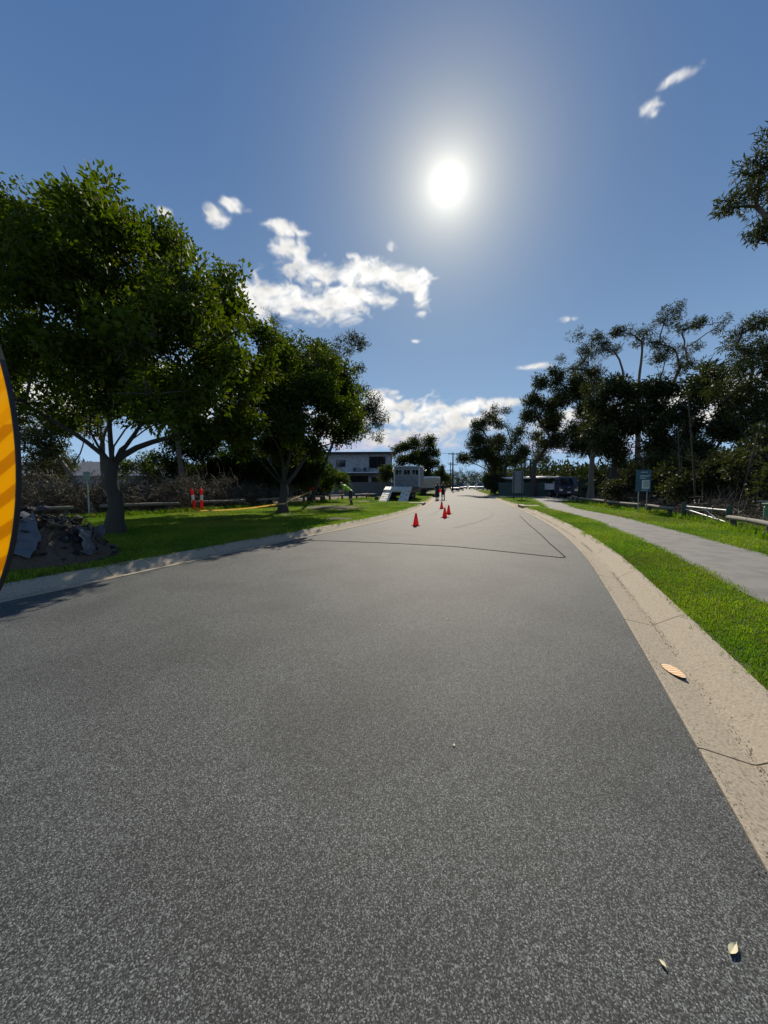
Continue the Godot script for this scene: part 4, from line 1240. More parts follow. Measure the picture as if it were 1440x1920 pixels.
func make_barrow() -> void:
	var t := thing("wheelbarrow", "small dark wheelbarrow standing on the grass near the ramps", "wheelbarrow", Vector3(-1.15, VY, -35.0), 0.6)
	var b := MB.new()
	b.prism(PackedVector2Array([Vector2(-0.35, 0.62), Vector2(0.45, 0.62), Vector2(0.28, 0.34), Vector2(-0.18, 0.34)]), 0.56, Vector3.ZERO, Vector3.RIGHT, Vector3.UP)
	build(b, "tub", M.black_steel, t)
	wheel(t, Vector3(0.55, 0.19, 0), 0.19, 0.09)
	t.get_child(1).rotation.y = PI / 2
	for z in [-0.22, 0.22]:
		var h := MB.new()
		h.tube([Vector3(0.55, 0.2, z * 0.3), Vector3(0.1, 0.36, z), Vector3(-0.75, 0.6, z * 1.2)], [0.016, 0.016, 0.016], 6)
		build(h, "handle", M.black_steel, t)
		var l := MB.new()
		l.tube([Vector3(-0.15, 0.4, z), Vector3(-0.3, 0.0, z), ], [0.014, 0.014], 6)
		build(l, "leg", M.black_steel, t)
	var slab := MB.new()
	slab.box(Vector3(0, 0.03, 0), Vector3(1.0, 0.06, 0.6), Basis(), 0.01)
	tag(build(slab, "concrete_slab", M.kerb, null, Vector3(-1.7, VY + 0.02, -32.0), Basis(Vector3.UP, 0.2)), "flat pale concrete pit lid lying in the left grass", "slab")

# ---------------------------------------------------------------- buildings and poles
func window(parent: Node3D, ctr: Vector3, w: float, h: float, split: int) -> void:
	var f := boxpart("window", M.fascia, parent, ctr, Vector3(w, h, 0.08), 0.01)
	var pw := (w - 0.1) / split
	for k in split: boxpart("pane", M.glass, f, Vector3(-w / 2 + 0.05 + pw * (k + 0.5), 0, 0.035), Vector3(pw - 0.06, h - 0.12, 0.02))
	boxpart("sill", M.render_wall, f, Vector3(0, -h / 2 - 0.04, 0.05), Vector3(w + 0.16, 0.06, 0.14), 0.01)
func make_house() -> void:
	var t := thing("two_storey_house", "pale two-storey house with a dark flat roof behind the smaller tree", "house", Vector3(-4.2, VY, -58.0), -0.05)
	boxpart("wall", M.render_wall, t, Vector3(0, 3.0, -4), Vector3(10.4, 6.1, 8))
	boxpart("roof", M.fascia, t, Vector3(0.2, 6.16, -3.8), Vector3(11.4, 0.22, 9.2), 0.03)
	var s := boxpart("awning", M.roof_white, t, Vector3(1.0, 3.25, 0.75), Vector3(8.6, 0.1, 1.6), 0.02, Basis(Vector3.RIGHT, 0.1))
	boxpart("gutter", M.fascia, s, Vector3(0, -0.1, 0.78), Vector3(8.6, 0.14, 0.1), 0.02)
	window(t, Vector3(3.2, 4.75, 0.03), 2.45, 1.75, 2)
	window(t, Vector3(-2.3, 4.6, 0.03), 1.4, 1.0, 2)
	window(t, Vector3(0.4, 2.1, 0.03), 2.9, 1.3, 3)
	window(t, Vector3(3.1, 1.7, 0.03), 1.6, 1.7, 2)
	boxpart("door", M.fascia, t, Vector3(4.5, 1.15, 0.03), Vector3(0.9, 2.1, 0.08), 0.01)
	for x in [0.0, 1.5]:
		var a := boxpart("air_conditioner", M.grey_panel, t, Vector3(x, 3.68, 0.42), Vector3(0.85, 0.6, 0.35), 0.03)
		var g := MB.new()
		g.lathe([Vector2(0.24, 0), Vector2(0.22, 0.02), Vector2(0, 0.03)], Vector3.ZERO, 14, Basis(Vector3.RIGHT, PI / 2))
		build(g, "fan_guard", M.black_steel, a, Vector3(-0.1, 0, 0.18))
	for x in [-4.4, -2.0, 0.2, 2.4, 4.6]: boxpart("wall_joint", M.fascia, t, Vector3(x, 4.6, 0.004), Vector3(0.02, 2.6, 0.012))
	# dark paling fence before it
	panel_fence("paling_fence", "dark metal fence in front of the two-storey house", M.fence, Vector3(-6.5, VY, -50.0), Vector3(2.6, VY, -49.0), 1.75, 2.3)
	panel_fence("boundary_fence", "dark fence panels far behind the big tree on the left", M.fence, Vector3(-38.0, VY, -40.0), Vector3(-11.0, VY, -46.0), 1.7, 2.4)
	panel_fence("green_fence", "dark green metal fence beside the shed on the right", M.fence_green, Vector3(14.9, VY, -50.0), Vector3(20.0, VY, -47.0), 1.7, 2.3)
	# low white-roofed shed behind the trailer
	var w := thing("white_roof_shed", "low shed with a bright white roof behind the trailer", "shed", Vector3(3.2, VY, -72.0), -0.05)
	boxpart("wall", M.render_wall, w, Vector3(0, 1.6, 0), Vector3(9.0, 3.2, 5.0))
	var r := boxpart("roof", M.roof_white, w, Vector3(0, 3.85, 0.2), Vector3(9.8, 0.12, 6.6), 0.02, Basis(Vector3.RIGHT, 0.22))
	for k in 12: boxpart("roof_rib", M.roof_white, r, Vector3(-4.6 + k * 0.83, 0.075, 0), Vector3(0.06, 0.04, 6.6))
	# shed on the right
	var g := thing("carport_shed", "dark green shed with a long white-edged skillion roof behind the navy truck", "shed", Vector3(20.5, VY, -50.0), -0.1)
	boxpart("wall", M.fence_green, g, Vector3(0, 1.1, -1.5), Vector3(8.0, 2.2, 4.0))
	for k in 10: boxpart("wall_rib", M.fence_green, g, Vector3(-3.7 + k * 0.82, 1.1, 0.52), Vector3(0.08, 2.2, 0.05))
	var gr := boxpart("roof", M.roof_white, g, Vector3(0.0, 2.42, -0.9), Vector3(9.0, 0.12, 6.0), 0.02, Basis(Vector3.BACK, 0.03) * Basis(Vector3.RIGHT, 0.04))
	for k in 8: boxpart("roof_rib", M.roof_white, gr, Vector3(-4.2 + k * 1.2, 0.075, 0), Vector3(0.08, 0.04, 6.0))
	var c := thing("utility_cabinet", "dark green utility cabinet behind the log rails on the right", "cabinet", Vector3(22.0, VY, -42.5), -0.2)
	boxpart("body", M.green_tank, c, Vector3(0, 0.9, 0), Vector3(1.15, 1.8, 0.9), 0.03)
	boxpart("lid", M.green_tank, c, Vector3(0, 1.84, 0), Vector3(1.25, 0.08, 1.0), 0.03)
	boxpart("door_seam", M.black_steel, c, Vector3(0, 0.9, 0.453), Vector3(0.02, 1.6, 0.01))
	# far left houses seen through the trees
	for q in [[Vector3(-30.0, VY, -46.0), 9.0, "grey-roofed house glimpsed behind the big tree trunk"], [Vector3(-46.0, VY, -44.0), 11.0, "low house with a pale roof edge behind the orange bat"]]:
		var h := thing("low_house", q[2], "house", q[0], 0.3, "low houses behind the left scrub")
		boxpart("wall", M.brick if q[1] > 10.0 else M.render_wall, h, Vector3(0, 1.25, 0), Vector3(q[1], 2.5, 6.0))
		var m := MB.new()
		m.prism(PackedVector2Array([Vector2(-3.7, 2.5), Vector2(3.7, 2.5), Vector2(0, 4.1)]), q[1] + 0.9, Vector3.ZERO, Vector3.BACK, Vector3.UP)
		var ro := build(m, "roof", M.roof_grey, h)
		boxpart("gutter", M.roof_white, ro, Vector3(0, 2.47, 3.75), Vector3(q[1] + 1.0, 0.14, 0.12), 0.02)
		window(h, Vector3(-1.8, 1.5, 3.02), 1.8, 1.1, 2)
		window(h, Vector3(2.0, 1.5, 3.02), 1.8, 1.1, 2)
	var bn := thing("green_bin", "pale green bin inside a steel frame at the right edge", "bin", Vector3(12.35, VY, -12.1), 0.3)
	boxpart("body", M.green_plastic, bn, Vector3(0, 0.45, 0), Vector3(0.45, 0.75, 0.45), 0.06)
	boxpart("lid", M.green_plastic, bn, Vector3(0, 0.86, 0), Vector3(0.5, 0.07, 0.5), 0.03)
	var fr := MB.new()
	for x in [-0.33, 0.33]: fr.bar(Vector3(x, -0.03, 0.28), Vector3(x, 0.98, 0.28), 0.04, 0.04)
	fr.bar(Vector3(-0.35, 0.99, 0.28), Vector3(0.35, 0.99, 0.28), 0.04, 0.04)
	for x in [-0.33, 0.33]: fr.bar(Vector3(x, 0.95, 0.26), Vector3(x, 0.95, -0.3), 0.03, 0.03)
	fr.bar(Vector3(-0.33, 0.1, 0.28), Vector3(0.33, 0.1, 0.28), 0.03, 0.03)
	build(fr, "frame", M.galvanised, bn)
func panel_fence(called: String, label: String, m: Material, a: Vector3, b: Vector3, h: float, bay: float) -> void:
	var t := thing(called, label, "fence", a)
	var d := b - a
	var n := int(d.length() / bay)
	var e := d / n
	var bs := Basis(Vector3.UP, atan2(-d.z, d.x))
	for k in n:
		var p := boxpart("panel", m, t, e * (k + 0.5) + Vector3(0, h / 2, 0), Vector3(e.length() - 0.07, h, 0.03), 0.0, bs)
		for q in 9: boxpart("pleat", m, p, Vector3((q - 4) * e.length() / 9.6, 0, 0.024), Vector3(0.05, h - 0.06, 0.025))
	for k in n + 1: boxpart("post", m, t, e * k + Vector3(0, h / 2 + 0.02, 0), Vector3(0.06, h + 0.05, 0.06), 0.008, bs)
func make_poles() -> void:
	var spots := [[Vector3(14.6, VY, -82.0), 8.2, "timber power pole with two crossarms beside the road's far end"], [Vector3(21.5, VY, -125.0), 8.6, "more distant power pole with crossarms behind the first one"], [Vector3(5.9, VY, -66.0), 8.4, "power pole half hidden by the trees behind the trailer"]]
	var tops := []
	for s in spots:
		var t := thing("power_pole", s[2], "power pole", s[0], 0.2, "power poles along the road")
		var m := MB.new()
		m.tube([Vector3(0, -0.05, 0), Vector3(0, s[1] * 0.5, 0), Vector3(0, s[1], 0)], [0.17, 0.15, 0.12], 10)
		build(m, "pole", M.bark, t)
		for y in [s[1] - 0.35, s[1] - 2.6]:
			var a := boxpart("crossarm", M.post_timber, t, Vector3(0, y, 0.16), Vector3(2.3 if y > s[1] - 1.0 else 1.9, 0.13, 0.1), 0.01)
			for x in [-0.95, -0.35, 0.35, 0.95]:
				var i := MB.new()
				i.lathe([Vector2(0.02, 0), Vector2(0.05, 0.06), Vector2(0.03, 0.1), Vector2(0.05, 0.14), Vector2(0, 0.18)], Vector3.ZERO, 8)
				build(i, "insulator", M.rubber, a, Vector3(x, 0.06, 0))
		tops.append(s[0] + Vector3(0, s[1] - 0.2, 0))
	var runs := [[2, 0, "overhead wires between the nearer power poles"], [0, 1, "overhead wires running on to the far power pole"]]
	for r in runs:
		var b := MB.new()
		for off in [-0.95, -0.35, 0.35, 0.95]:
			var pp := []
			var rr := []
			for k in 11:
				var f := k / 10.0
				pp.append(tops[r[0]].lerp(tops[r[1]], f) + Vector3(off, 0.08 - sin(f * PI) * 0.7, 0.16)); rr.append(0.012)
			b.tube(pp, rr, 4, false)
		tag(build(b, "overhead_wire", M.rubber), r[2], "wires")

# ---------------------------------------------------------------- people
# bones: [a, b, ra, rb, colour]; one continuous skin over all of them
func flesh(bones: Array, cell: float, k: float, mb: MB) -> void:
	var lo := Vector3.ONE * 1e9
	var hi := -lo
	for b in bones:
		var r := maxf(b[2], b[3]) + cell * 3.0
		lo = lo.min(b[0] - Vector3.ONE * r).min(b[1] - Vector3.ONE * r)
		hi = hi.max(b[0] + Vector3.ONE * r).max(b[1] + Vector3.ONE * r)
	var nx := int((hi.x - lo.x) / cell) + 2
	var ny := int((hi.y - lo.y) / cell) + 2
	var nz := int((hi.z - lo.z) / cell) + 2
	var f := PackedFloat32Array()
	f.resize(nx * ny * nz)
	f.fill(0.0)
	for b in bones:
		var a: Vector3 = b[0]
		var ab: Vector3 = b[1] - a
		var ll := maxf(ab.length_squared(), 1e-6)
		var r := maxf(b[2], b[3]) + 5.0 / k
		var mn: Vector3 = (a.min(b[1]) - Vector3.ONE * r - lo) / cell
		var mx: Vector3 = (a.max(b[1]) + Vector3.ONE * r - lo) / cell
		for z in range(maxi(0, int(mn.z)), mini(nz, int(mx.z) + 1)):
			for y in range(maxi(0, int(mn.y)), mini(ny, int(mx.y) + 1)):
				var o := (z * ny + y) * nx
				for x in range(maxi(0, int(mn.x)), mini(nx, int(mx.x) + 1)):
					var p := lo + Vector3(x, y, z) * cell
					var t := clampf((p - a).dot(ab) / ll, 0.0, 1.0)
					f[o + x] += exp(-k * (p.distance_to(a + ab * t) - lerpf(b[2], b[3], t)))
	var vert := {}
	var grad := func(p: Vector3) -> Array:
		var s := Vector3.ZERO
		var best := 1e9
		var col := Color.WHITE
		for b in bones:
			var ab: Vector3 = b[1] - b[0]
			var t := clampf((p - b[0]).dot(ab) / maxf(ab.length_squared(), 1e-6), 0.0, 1.0)
			var d: Vector3 = p - (b[0] + ab * t)
			var dist := d.length() - lerpf(b[2], b[3], t)
			s += d.normalized() * exp(-k * dist)
			if dist < best:
				best = dist; col = b[4]
		return [s.normalized(), col]
	var edges := [[0, 1], [2, 3], [4, 5], [6, 7], [0, 2], [1, 3], [4, 6], [5, 7], [0, 4], [1, 5], [2, 6], [3, 7]]
	for z in nz - 1:
		for y in ny - 1:
			for x in nx - 1:
				var o := (z * ny + y) * nx + x
				var idx := [o, o + 1, o + nx, o + nx + 1, o + nx * ny, o + nx * ny + 1, o + nx * ny + nx, o + nx * ny + nx + 1]
				var ins := 0
				for q in 8:
					if f[idx[q]] > 1.0: ins += 1
				if ins == 0 or ins == 8: continue
				var s := Vector3.ZERO
				var c := 0
				for e in edges:
					var fa := f[idx[e[0]]]
					var fb := f[idx[e[1]]]
					if (fa > 1.0) == (fb > 1.0): continue
					var da := log(maxf(fa, 1e-9))
					var db := log(maxf(fb, 1e-9))
					var t := da / (da - db)
					var pa := Vector3(e[0] & 1, (e[0] >> 1) & 1, e[0] >> 2)
					var pb := Vector3(e[1] & 1, (e[1] >> 1) & 1, e[1] >> 2)
					s += pa.lerp(pb, t); c += 1
				var p := lo + (Vector3(x, y, z) + s / c) * cell
				var g: Array = grad.call(p)
				vert[o] = [p, g[0], g[1]]
	var st := [1, nx, nx * ny]
	for o in vert.keys():
		for ax in 3:
			var j: int = st[(ax + 1) % 3]
			var l: int = st[(ax + 2) % 3]
			if (f[o] > 1.0) == (f[o + st[ax]] > 1.0): continue
			if not (vert.has(o - j) and vert.has(o - l) and vert.has(o - j - l)): continue
			var q := [vert[o], vert[o - j], vert[o - j - l], vert[o - l]]
			for tr in [[0, 1, 2], [0, 2, 3]]:
				var A: Array = q[tr[0]]
				var B: Array = q[tr[1]]
				var C: Array = q[tr[2]]
				var before := mb.v.size()
				mb.tn(A[0], B[0], C[0], A[1], B[1], C[1])
				for w in 3:
					for src in [A, B, C]:
						if mb.v[before + w] == src[0]: mb.c[before + w] = src[2]
func person(label: String, at: Vector3, turn: float, pose: Dictionary) -> Node3D:
	var t := thing("person", label, "person", at, turn, "people working at the roadside")
	var sk := Color(0.42, 0.25, 0.17)
	var sh: Color = pose.shirt
	var sho: Color = pose.shorts
	var leg: Color = pose.get("legs", sk)
	var sock: Color = pose.get("socks", leg)
	var boot := Color(0.03, 0.026, 0.022)
	# facing +x; hips, chest and head given by the pose
	var hip: Vector3 = pose.hip
	var chest: Vector3 = pose.chest
	var neck: Vector3 = pose.neck
	var head: Vector3 = pose.head
	var zz := Vector3(0, 0, 1)
	var bones := [[hip, hip.lerp(chest, 0.45), 0.135, 0.125, sh], [hip.lerp(chest, 0.45), chest, 0.125, 0.14, sh], [hip - zz * 0.07, hip + zz * 0.07, 0.13, 0.13, sho], [chest - zz * 0.14, chest + zz * 0.14, 0.075, 0.075, sh], [chest, neck, 0.07, 0.055, sh], [neck, head, 0.052, 0.055, sk]]
	var hm := MB.new()
	for s in [-1.0, 1.0]:
		var i := 0 if s < 0 else 1
		var kn: Vector3 = pose.knee[i]
		var an: Vector3 = pose.ankle[i]
		var el: Vector3 = pose.elbow[i]
		var hd: Vector3 = pose.hand[i]
		var hp: Vector3 = hip + zz * 0.095 * s - Vector3(0, 0.03, 0)
		bones += [[hp, hp.lerp(kn, 0.8), 0.105, 0.085, sho], [hp.lerp(kn, 0.8), kn, 0.07, 0.058, leg], [kn, kn.lerp(an, 0.35), 0.056, 0.062, leg], [kn.lerp(an, 0.35), an, 0.06, 0.04, sock], [an, an + Vector3(0, -0.03, 0), 0.052, 0.05, boot], [an + Vector3(-0.03, -0.04, 0), an + Vector3(0.15, -0.05, 0), 0.045, 0.038, boot]]
		var so: Vector3 = chest + zz * 0.185 * s
		bones += [[so, so.lerp(el, 0.65), 0.062, 0.056, sh], [so.lerp(el, 0.65), el, 0.046, 0.042, sk], [el, hd, 0.042, 0.03, sk]]
		# hand with five fingers
		var d := (hd - el).normalized()
		var across := d.cross(Vector3(0, 0, s)).normalized()
		var pb := [[hd, hd + d * 0.07 - across * 0.02, 0.026, 0.02, sk], [hd, hd + d * 0.07 + across * 0.02, 0.026, 0.02, sk]]
		for q in 4:
			var r0 := hd + d * 0.075 + across * (q - 1.5) * 0.021
			var m := r0 + d * (0.034 + 0.004 * (q % 3)) + Vector3(0, 0, -s) * 0.008
			pb += [[r0, m, 0.009, 0.0085, sk], [m, m + d * 0.022 + Vector3(0, 0, -s) * 0.026, 0.0085, 0.007, sk]]
		pb += [[hd + d * 0.02 - across * 0.03, hd + d * 0.06 - across * 0.058, 0.011, 0.01, sk], [hd + d * 0.06 - across * 0.058, hd + d * 0.09 - across * 0.052, 0.01, 0.008, sk]]
		flesh(pb, 0.0075, 220.0, hm)
	var mb := MB.new()
	flesh(bones, 0.022, 48.0, mb)
	mb.v.append_array(hm.v); mb.n.append_array(hm.n); mb.u.append_array(hm.u); mb.c.append_array(hm.c)
	# head: facing along f
	var fw: Vector3 = pose.face
	var upv := (head - neck).normalized()
	upv = (upv - fw * upv.dot(fw)).normalized()
	var sd := fw.cross(upv)
	var hb := [[head + upv * 0.05 - fw * 0.015, head + upv * 0.04 + fw * 0.01, 0.092, 0.088, sk], [head - upv * 0.04 + fw * 0.03, head - upv * 0.075 + fw * 0.045, 0.062, 0.045, sk], [head + upv * 0.015 + fw * 0.092, head - upv * 0.022 + fw * 0.108, 0.012, 0.017, sk]]
	for s in [-1.0, 1.0]: hb += [[head + sd * 0.09 * s + upv * 0.02, head + sd * 0.092 * s - upv * 0.02, 0.018, 0.014, sk], [head + fw * 0.083 + sd * 0.034 * s + upv * 0.025, head + fw * 0.084 + sd * 0.038 * s + upv * 0.025, 0.013, 0.013, Color(0.05, 0.04, 0.035)]]
	hb += [[head + fw * 0.082 - upv * 0.052 - sd * 0.02, head + fw * 0.082 - upv * 0.052 + sd * 0.02, 0.011, 0.011, Color(0.3, 0.12, 0.1)]]
	flesh(hb, 0.011, 120.0, mb)
	build(mb, "body", M.skin, t)
	var cap := MB.new()
	var cb := Basis(sd, upv, -fw)
	cap.lathe([Vector2(0.108, 0.0), Vector2(0.112, 0.03), Vector2(0.095, 0.085), Vector2(0.05, 0.115), Vector2(0, 0.122)], head + upv * 0.045 - fw * 0.005, 16, cb)
	if pose.get("brim", true): cap.box(head + upv * 0.055 + fw * 0.14, Vector3(0.14, 0.012, 0.12), cb, 0.005)
	build(cap, "cap" if pose.get("brim", true) else "hair", M.fascia, t)
	return t
func make_people() -> void:
	var lime := Color(0.3, 0.62, 0.03)
	var black := Color(0.014, 0.015, 0.02)
	person("bending worker in a lime shirt and dark shorts raking the soil", Vector3(-2.35, VY, -27.0), PI, {"shirt": lime, "shorts": black, "socks": black, "hip": Vector3(-0.02, 0.95, 0), "chest": Vector3(0.42, 1.34, 0), "neck": Vector3(0.53, 1.42, 0), "head": Vector3(0.64, 1.47, 0), "face": Vector3(0.75, -0.66, 0).normalized(), "knee": [Vector3(0.05, 0.51, -0.12), Vector3(-0.02, 0.51, 0.14)], "ankle": [Vector3(-0.06, 0.09, -0.14), Vector3(-0.1, 0.09, 0.16)], "elbow": [Vector3(0.45, 1.06, -0.24), Vector3(0.55, 1.08, 0.22)], "hand": [Vector3(0.58, 0.84, -0.08), Vector3(0.72, 0.98, 0.06)]})
	var r := thing("rake", "long-handled rake held by the bending worker", "rake", Vector3(-2.35, VY, -27.0), PI)
	var m := MB.new()
	m.tube([Vector3(0.4, 1.28, -0.02), Vector3(0.68, 0.86, -0.02), Vector3(1.12, 0.1, -0.02)], [0.015, 0.015, 0.014], 7)
	build(m, "handle", M.timber, r)
	boxpart("head", M.black_steel, r, Vector3(1.13, 0.07, -0.02), Vector3(0.04, 0.03, 0.55), 0.008)
	for k in 9: boxpart("tine", M.black_steel, r, Vector3(1.14, 0.03, -0.26 + k * 0.06), Vector3(0.012, 0.08, 0.012))
	person("standing person in dark work clothes holding a red flag on the road", Vector3(5.3, 0.0, -38.4), -PI / 2 + 0.5, {"shirt": black, "shorts": Color(0.012, 0.016, 0.035), "legs": Color(0.012, 0.016, 0.035), "hip": Vector3(0, 0.95, 0), "chest": Vector3(0.02, 1.4, 0), "neck": Vector3(0.03, 1.52, 0), "head": Vector3(0.05, 1.63, 0), "face": Vector3(1, 0, 0), "knee": [Vector3(0.03, 0.5, -0.1), Vector3(0.03, 0.5, 0.1)], "ankle": [Vector3(-0.02, 0.09, -0.11), Vector3(0.0, 0.09, 0.11)], "elbow": [Vector3(0.0, 1.12, -0.27), Vector3(0.05, 1.12, 0.27)], "hand": [Vector3(0.22, 1.02, -0.2), Vector3(0.12, 0.88, 0.29)]})
	var f := thing("red_flag", "small red cloth hanging from a hand of the standing person", "flag", Vector3(5.62, 0.0, -38.2))
	var q := MB.new()
	for i in 6:
		for k in 6:
			var g := func(a: int, b: int) -> Vector3: return Vector3((a / 6.0 - 0.5) * 0.22 - 0.04, 1.1 - b / 6.0 * 0.28, 0.04 * sin(a * 1.7 + b * 0.4))
			q.quad(g.call(i, k), g.call(i + 1, k), g.call(i + 1, k + 1), g.call(i, k + 1), Vector3.BACK)
	build(q, "cloth", M.cone, f)
	var fs := MB.new()
	fs.tube([Vector3(-0.15, 0.0, 0), Vector3(-0.15, 1.15, 0)], [0.01, 0.01], 6)
	build(fs, "stick", M.timber, f)
	person("standing person in black shirt and shorts with bare legs on the road", Vector3(6.05, 0.0, -39.4), -PI / 2 - 0.3, {"shirt": black, "shorts": black, "socks": Color(0.5, 0.48, 0.45), "hip": Vector3(0, 0.97, 0), "chest": Vector3(0.01, 1.44, 0), "neck": Vector3(0.02, 1.56, 0), "head": Vector3(0.04, 1.67, 0), "face": Vector3(1, 0, 0), "brim": false, "knee": [Vector3(0.02, 0.51, -0.11), Vector3(0.04, 0.51, 0.1)], "ankle": [Vector3(-0.03, 0.09, -0.13), Vector3(0.0, 0.09, 0.11)], "elbow": [Vector3(-0.02, 1.15, -0.28), Vector3(-0.02, 1.15, 0.28)], "hand": [Vector3(0.1, 0.9, -0.28), Vector3(0.1, 0.9, 0.28)]})

# ---------------------------------------------------------------- vegetation
func deep(lobes: Array, base: Vector3, dz: float) -> Array:
	var r := RandomNumberGenerator.new()
	r.seed = int(absf(base.x * 100.0)) + 3
	var out := rel(lobes, base)
	for l in out: l[2] += r.randf_range(-dz, dz)
	return out
func make_trees() -> void:
	M.broad_mesh = leaf_spray(24, 0.3, 0.155, 0.075, 0.1, 1)
	M.small_mesh = leaf_spray(24, 0.34, 0.16, 0.075, 0.1, 2)
	M.gum_mesh = leaf_spray(26, 0.4, 0.24, 0.055, 0.75, 3)
	M.wisp_mesh = leaf_spray(22, 0.4, 0.22, 0.016, 0.3, 4)
	M.bush_mesh = leaf_spray(28, 0.42, 0.19, 0.085, 0.0, 6)
	M.big_gum_mesh = leaf_spray(26, 0.55, 0.34, 0.09, 0.6, 8)
	var dry := leaf_clump(28, 0.42, 0.17, 0.07, 0.0, 9)
	M.far_mesh = leaf_spray(30, 0.6, 0.3, 0.12, 0.2, 7)
	M.far_clump = leaf_clump(34, 0.6, 0.28, 0.11, 0.2, 7)
	var b := Vector3(-8.2, VY, -11.65)
	tree("broadleaf_tree", "largest broad-leaved tree with a thick forked trunk at left", "broad-leaved trees on the left verge", b, rel([[-11.70, 10.4, -13.50, 1.7], [-8.29, 9.3, -12.00, 1.5], [-10.14, 8.36, -12.50, 2.17], [-8.16, 9.08, -13.50, 1.87], [-5.86, 7.24, -12.50, 1.65], [-9.05, 6.64, -14.00, 2.33], [-10.08, 5.59, -11.50, 1.91], [-5.20, 5.13, -12.00, 1.58], [-7.53, 4.68, -13.50, 1.69], [-11.25, 4.81, -14.50, 1.61], [-13.27, 8.68, -12.50, 2.43], [-14.79, 5.75, -13.50, 2.43], [-5.25, 7.17, -13.50, 1.03], [-9.90, 3.85, -10.80, 0.87], [-6.46, 8.84, -12.50, 0.78], [-6.95, 6.24, -10.00, 1.53], [-5.23, 5.38, -10.50, 1.31], [-7.26, 4.60, -10.30, 1.43], [-4.58, 4.01, -12.00, 1.00], [-14.33, 11.0, -14.00, 1.9], [-4.6, 3.3, -12.2, 0.95], [-6.1, 3.4, -12.4, 0.85], [-4.1, 5.2, -12.4, 0.85], [-3.9, 6.3, -12.6, 0.6], [-4.3, 4.4, -10.8, 0.8], [-4.9, 8.0, -12.8, 0.65], [-9.4, 10.3, -12.5, 0.9], [-12.6, 7.0, -10.5, 1.7], [-9.0, 7.6, -10.6, 1.7], [-4.0, 5.0, -9.5, 0.9], [-4.4, 3.7, -9.3, 0.8], [-4.25, 4.6, -10.6, 0.9], [-5.0, 3.5, -8.4, 0.75], [-5.2, 4.6, -8.3, 0.9], [-4.7, 6.0, -9.2, 1.2], [-6.2, 7.0, -9.2, 1.4], [-8.2, 6.2, -8.9, 1.4]], b), {"fork": Vector3(0.02, 2.2, 0), "trunk_r": 0.205, "density": 11.0, "gap": -0.1, "gap_scale": 1.1, "split": 9, "tint": Color(0.086, 0.118, 0.016), "twigs": 9, "shell": 0.42})
	b = Vector3(-5.26, VY, -19.9)
	tree("broadleaf_tree", "smaller broad-leaved tree with barrier tape round its trunk", "broad-leaved trees on the left verge", b, rel([[-3.49, 7.19, -21.40, 1.78], [-5.46, 7.90, -22.40, 2.02], [-6.66, 6.39, -20.40, 1.56], [-2.78, 5.19, -21.40, 1.48], [-4.35, 4.80, -19.90, 1.66], [-6.45, 4.47, -21.40, 1.34], [-8.58, 5.20, -22.40, 1.71], [-2.06, 3.89, -21.40, 0.83], [-5.06, 8.75, -21.40, 1.13], [-3.78, 8.93, -22.40, 1.09], [-3.64, 3.50, -20.40, 0.99], [-7.56, 3.78, -20.40, 1.13], [-1.9, 4.7, -20.8, 1.0], [-2.3, 6.2, -21.4, 1.15], [-4.9, 6.0, -19.3, 1.5], [-7.6, 6.6, -22.0, 1.3], [-5.6, 3.6, -21.5, 1.2], [-3.06, 5.6, -17.2, 1.2], [-2.2, 4.9, -17.6, 0.9], [-3.7, 4.2, -16.6, 1.0], [-5.2, 5.1, -17.0, 1.3], [-3.0, 7.0, -18.2, 1.2], [-6.6, 4.4, -17.6, 1.1], [-4.6, 6.9, -17.6, 1.2]], b), {"fork": Vector3(0.1, 1.5, 0), "trunk_r": 0.22, "leaves": M.small_mesh, "density": 15.0, "gap": -0.16, "split": 9, "tint": Color(0.074, 0.104, 0.015), "twigs": 8})
	b = Vector3(-5.9, VY, -30.5)
	tree("gum_tree", "scraggy gum with bare branches rising behind the taped tree", "gum trees", b, rel([[-2.22, 12.41, -30.00, 0.67], [-3.44, 11.93, -30.00, 0.50], [-4.52, 11.63, -31.00, 0.86], [-1.95, 10.35, -30.00, 0.25], [-1.23, 7.23, -30.00, 1.08], [-2.04, 5.96, -31.00, 1.12], [-2.86, 8.24, -30.00, 0.92], [-0.79, 6.07, -29.00, 0.56], [-3.25, 10.04, -30.00, 0.42], [-0.5, 7.0, -29.5, 0.7], [-1.2, 8.3, -30.0, 0.6], [-0.9, 5.2, -29.5, 0.6]], b), {"fork": Vector3(2.4, 6.0, 0), "trunk_r": 0.12, "loose": true, "density": 13.0, "gap": -0.12, "gap_scale": 1.6, "leaves": M.gum_mesh, "leaf": M.gum_leaf, "tint": Color(0.07, 0.075, 0.035), "twigs": 9, "twig_r": 0.02, "bark": M.bark})
	b = Vector3(-8.4, VY, -28.2)
	tree("casuarina_tree", "wispy needle-leaved tree top between the two broad-leaved trees", "gum trees", b, rel([[-7.82, 13.15, -28.00, 0.62], [-7.73, 12.05, -28.00, 0.85], [-8.13, 10.95, -28.00, 0.97], [-8.3, 9.6, -28.0, 1.1]], b), {"fork": Vector3(0.2, 6.0, 0), "trunk_r": 0.13, "density": 8.0, "gap": -0.2, "leaves": M.wisp_mesh, "leaf": M.gum_leaf, "tint": Color(0.05, 0.055, 0.035), "twigs": 12, "twig_r": 0.014})
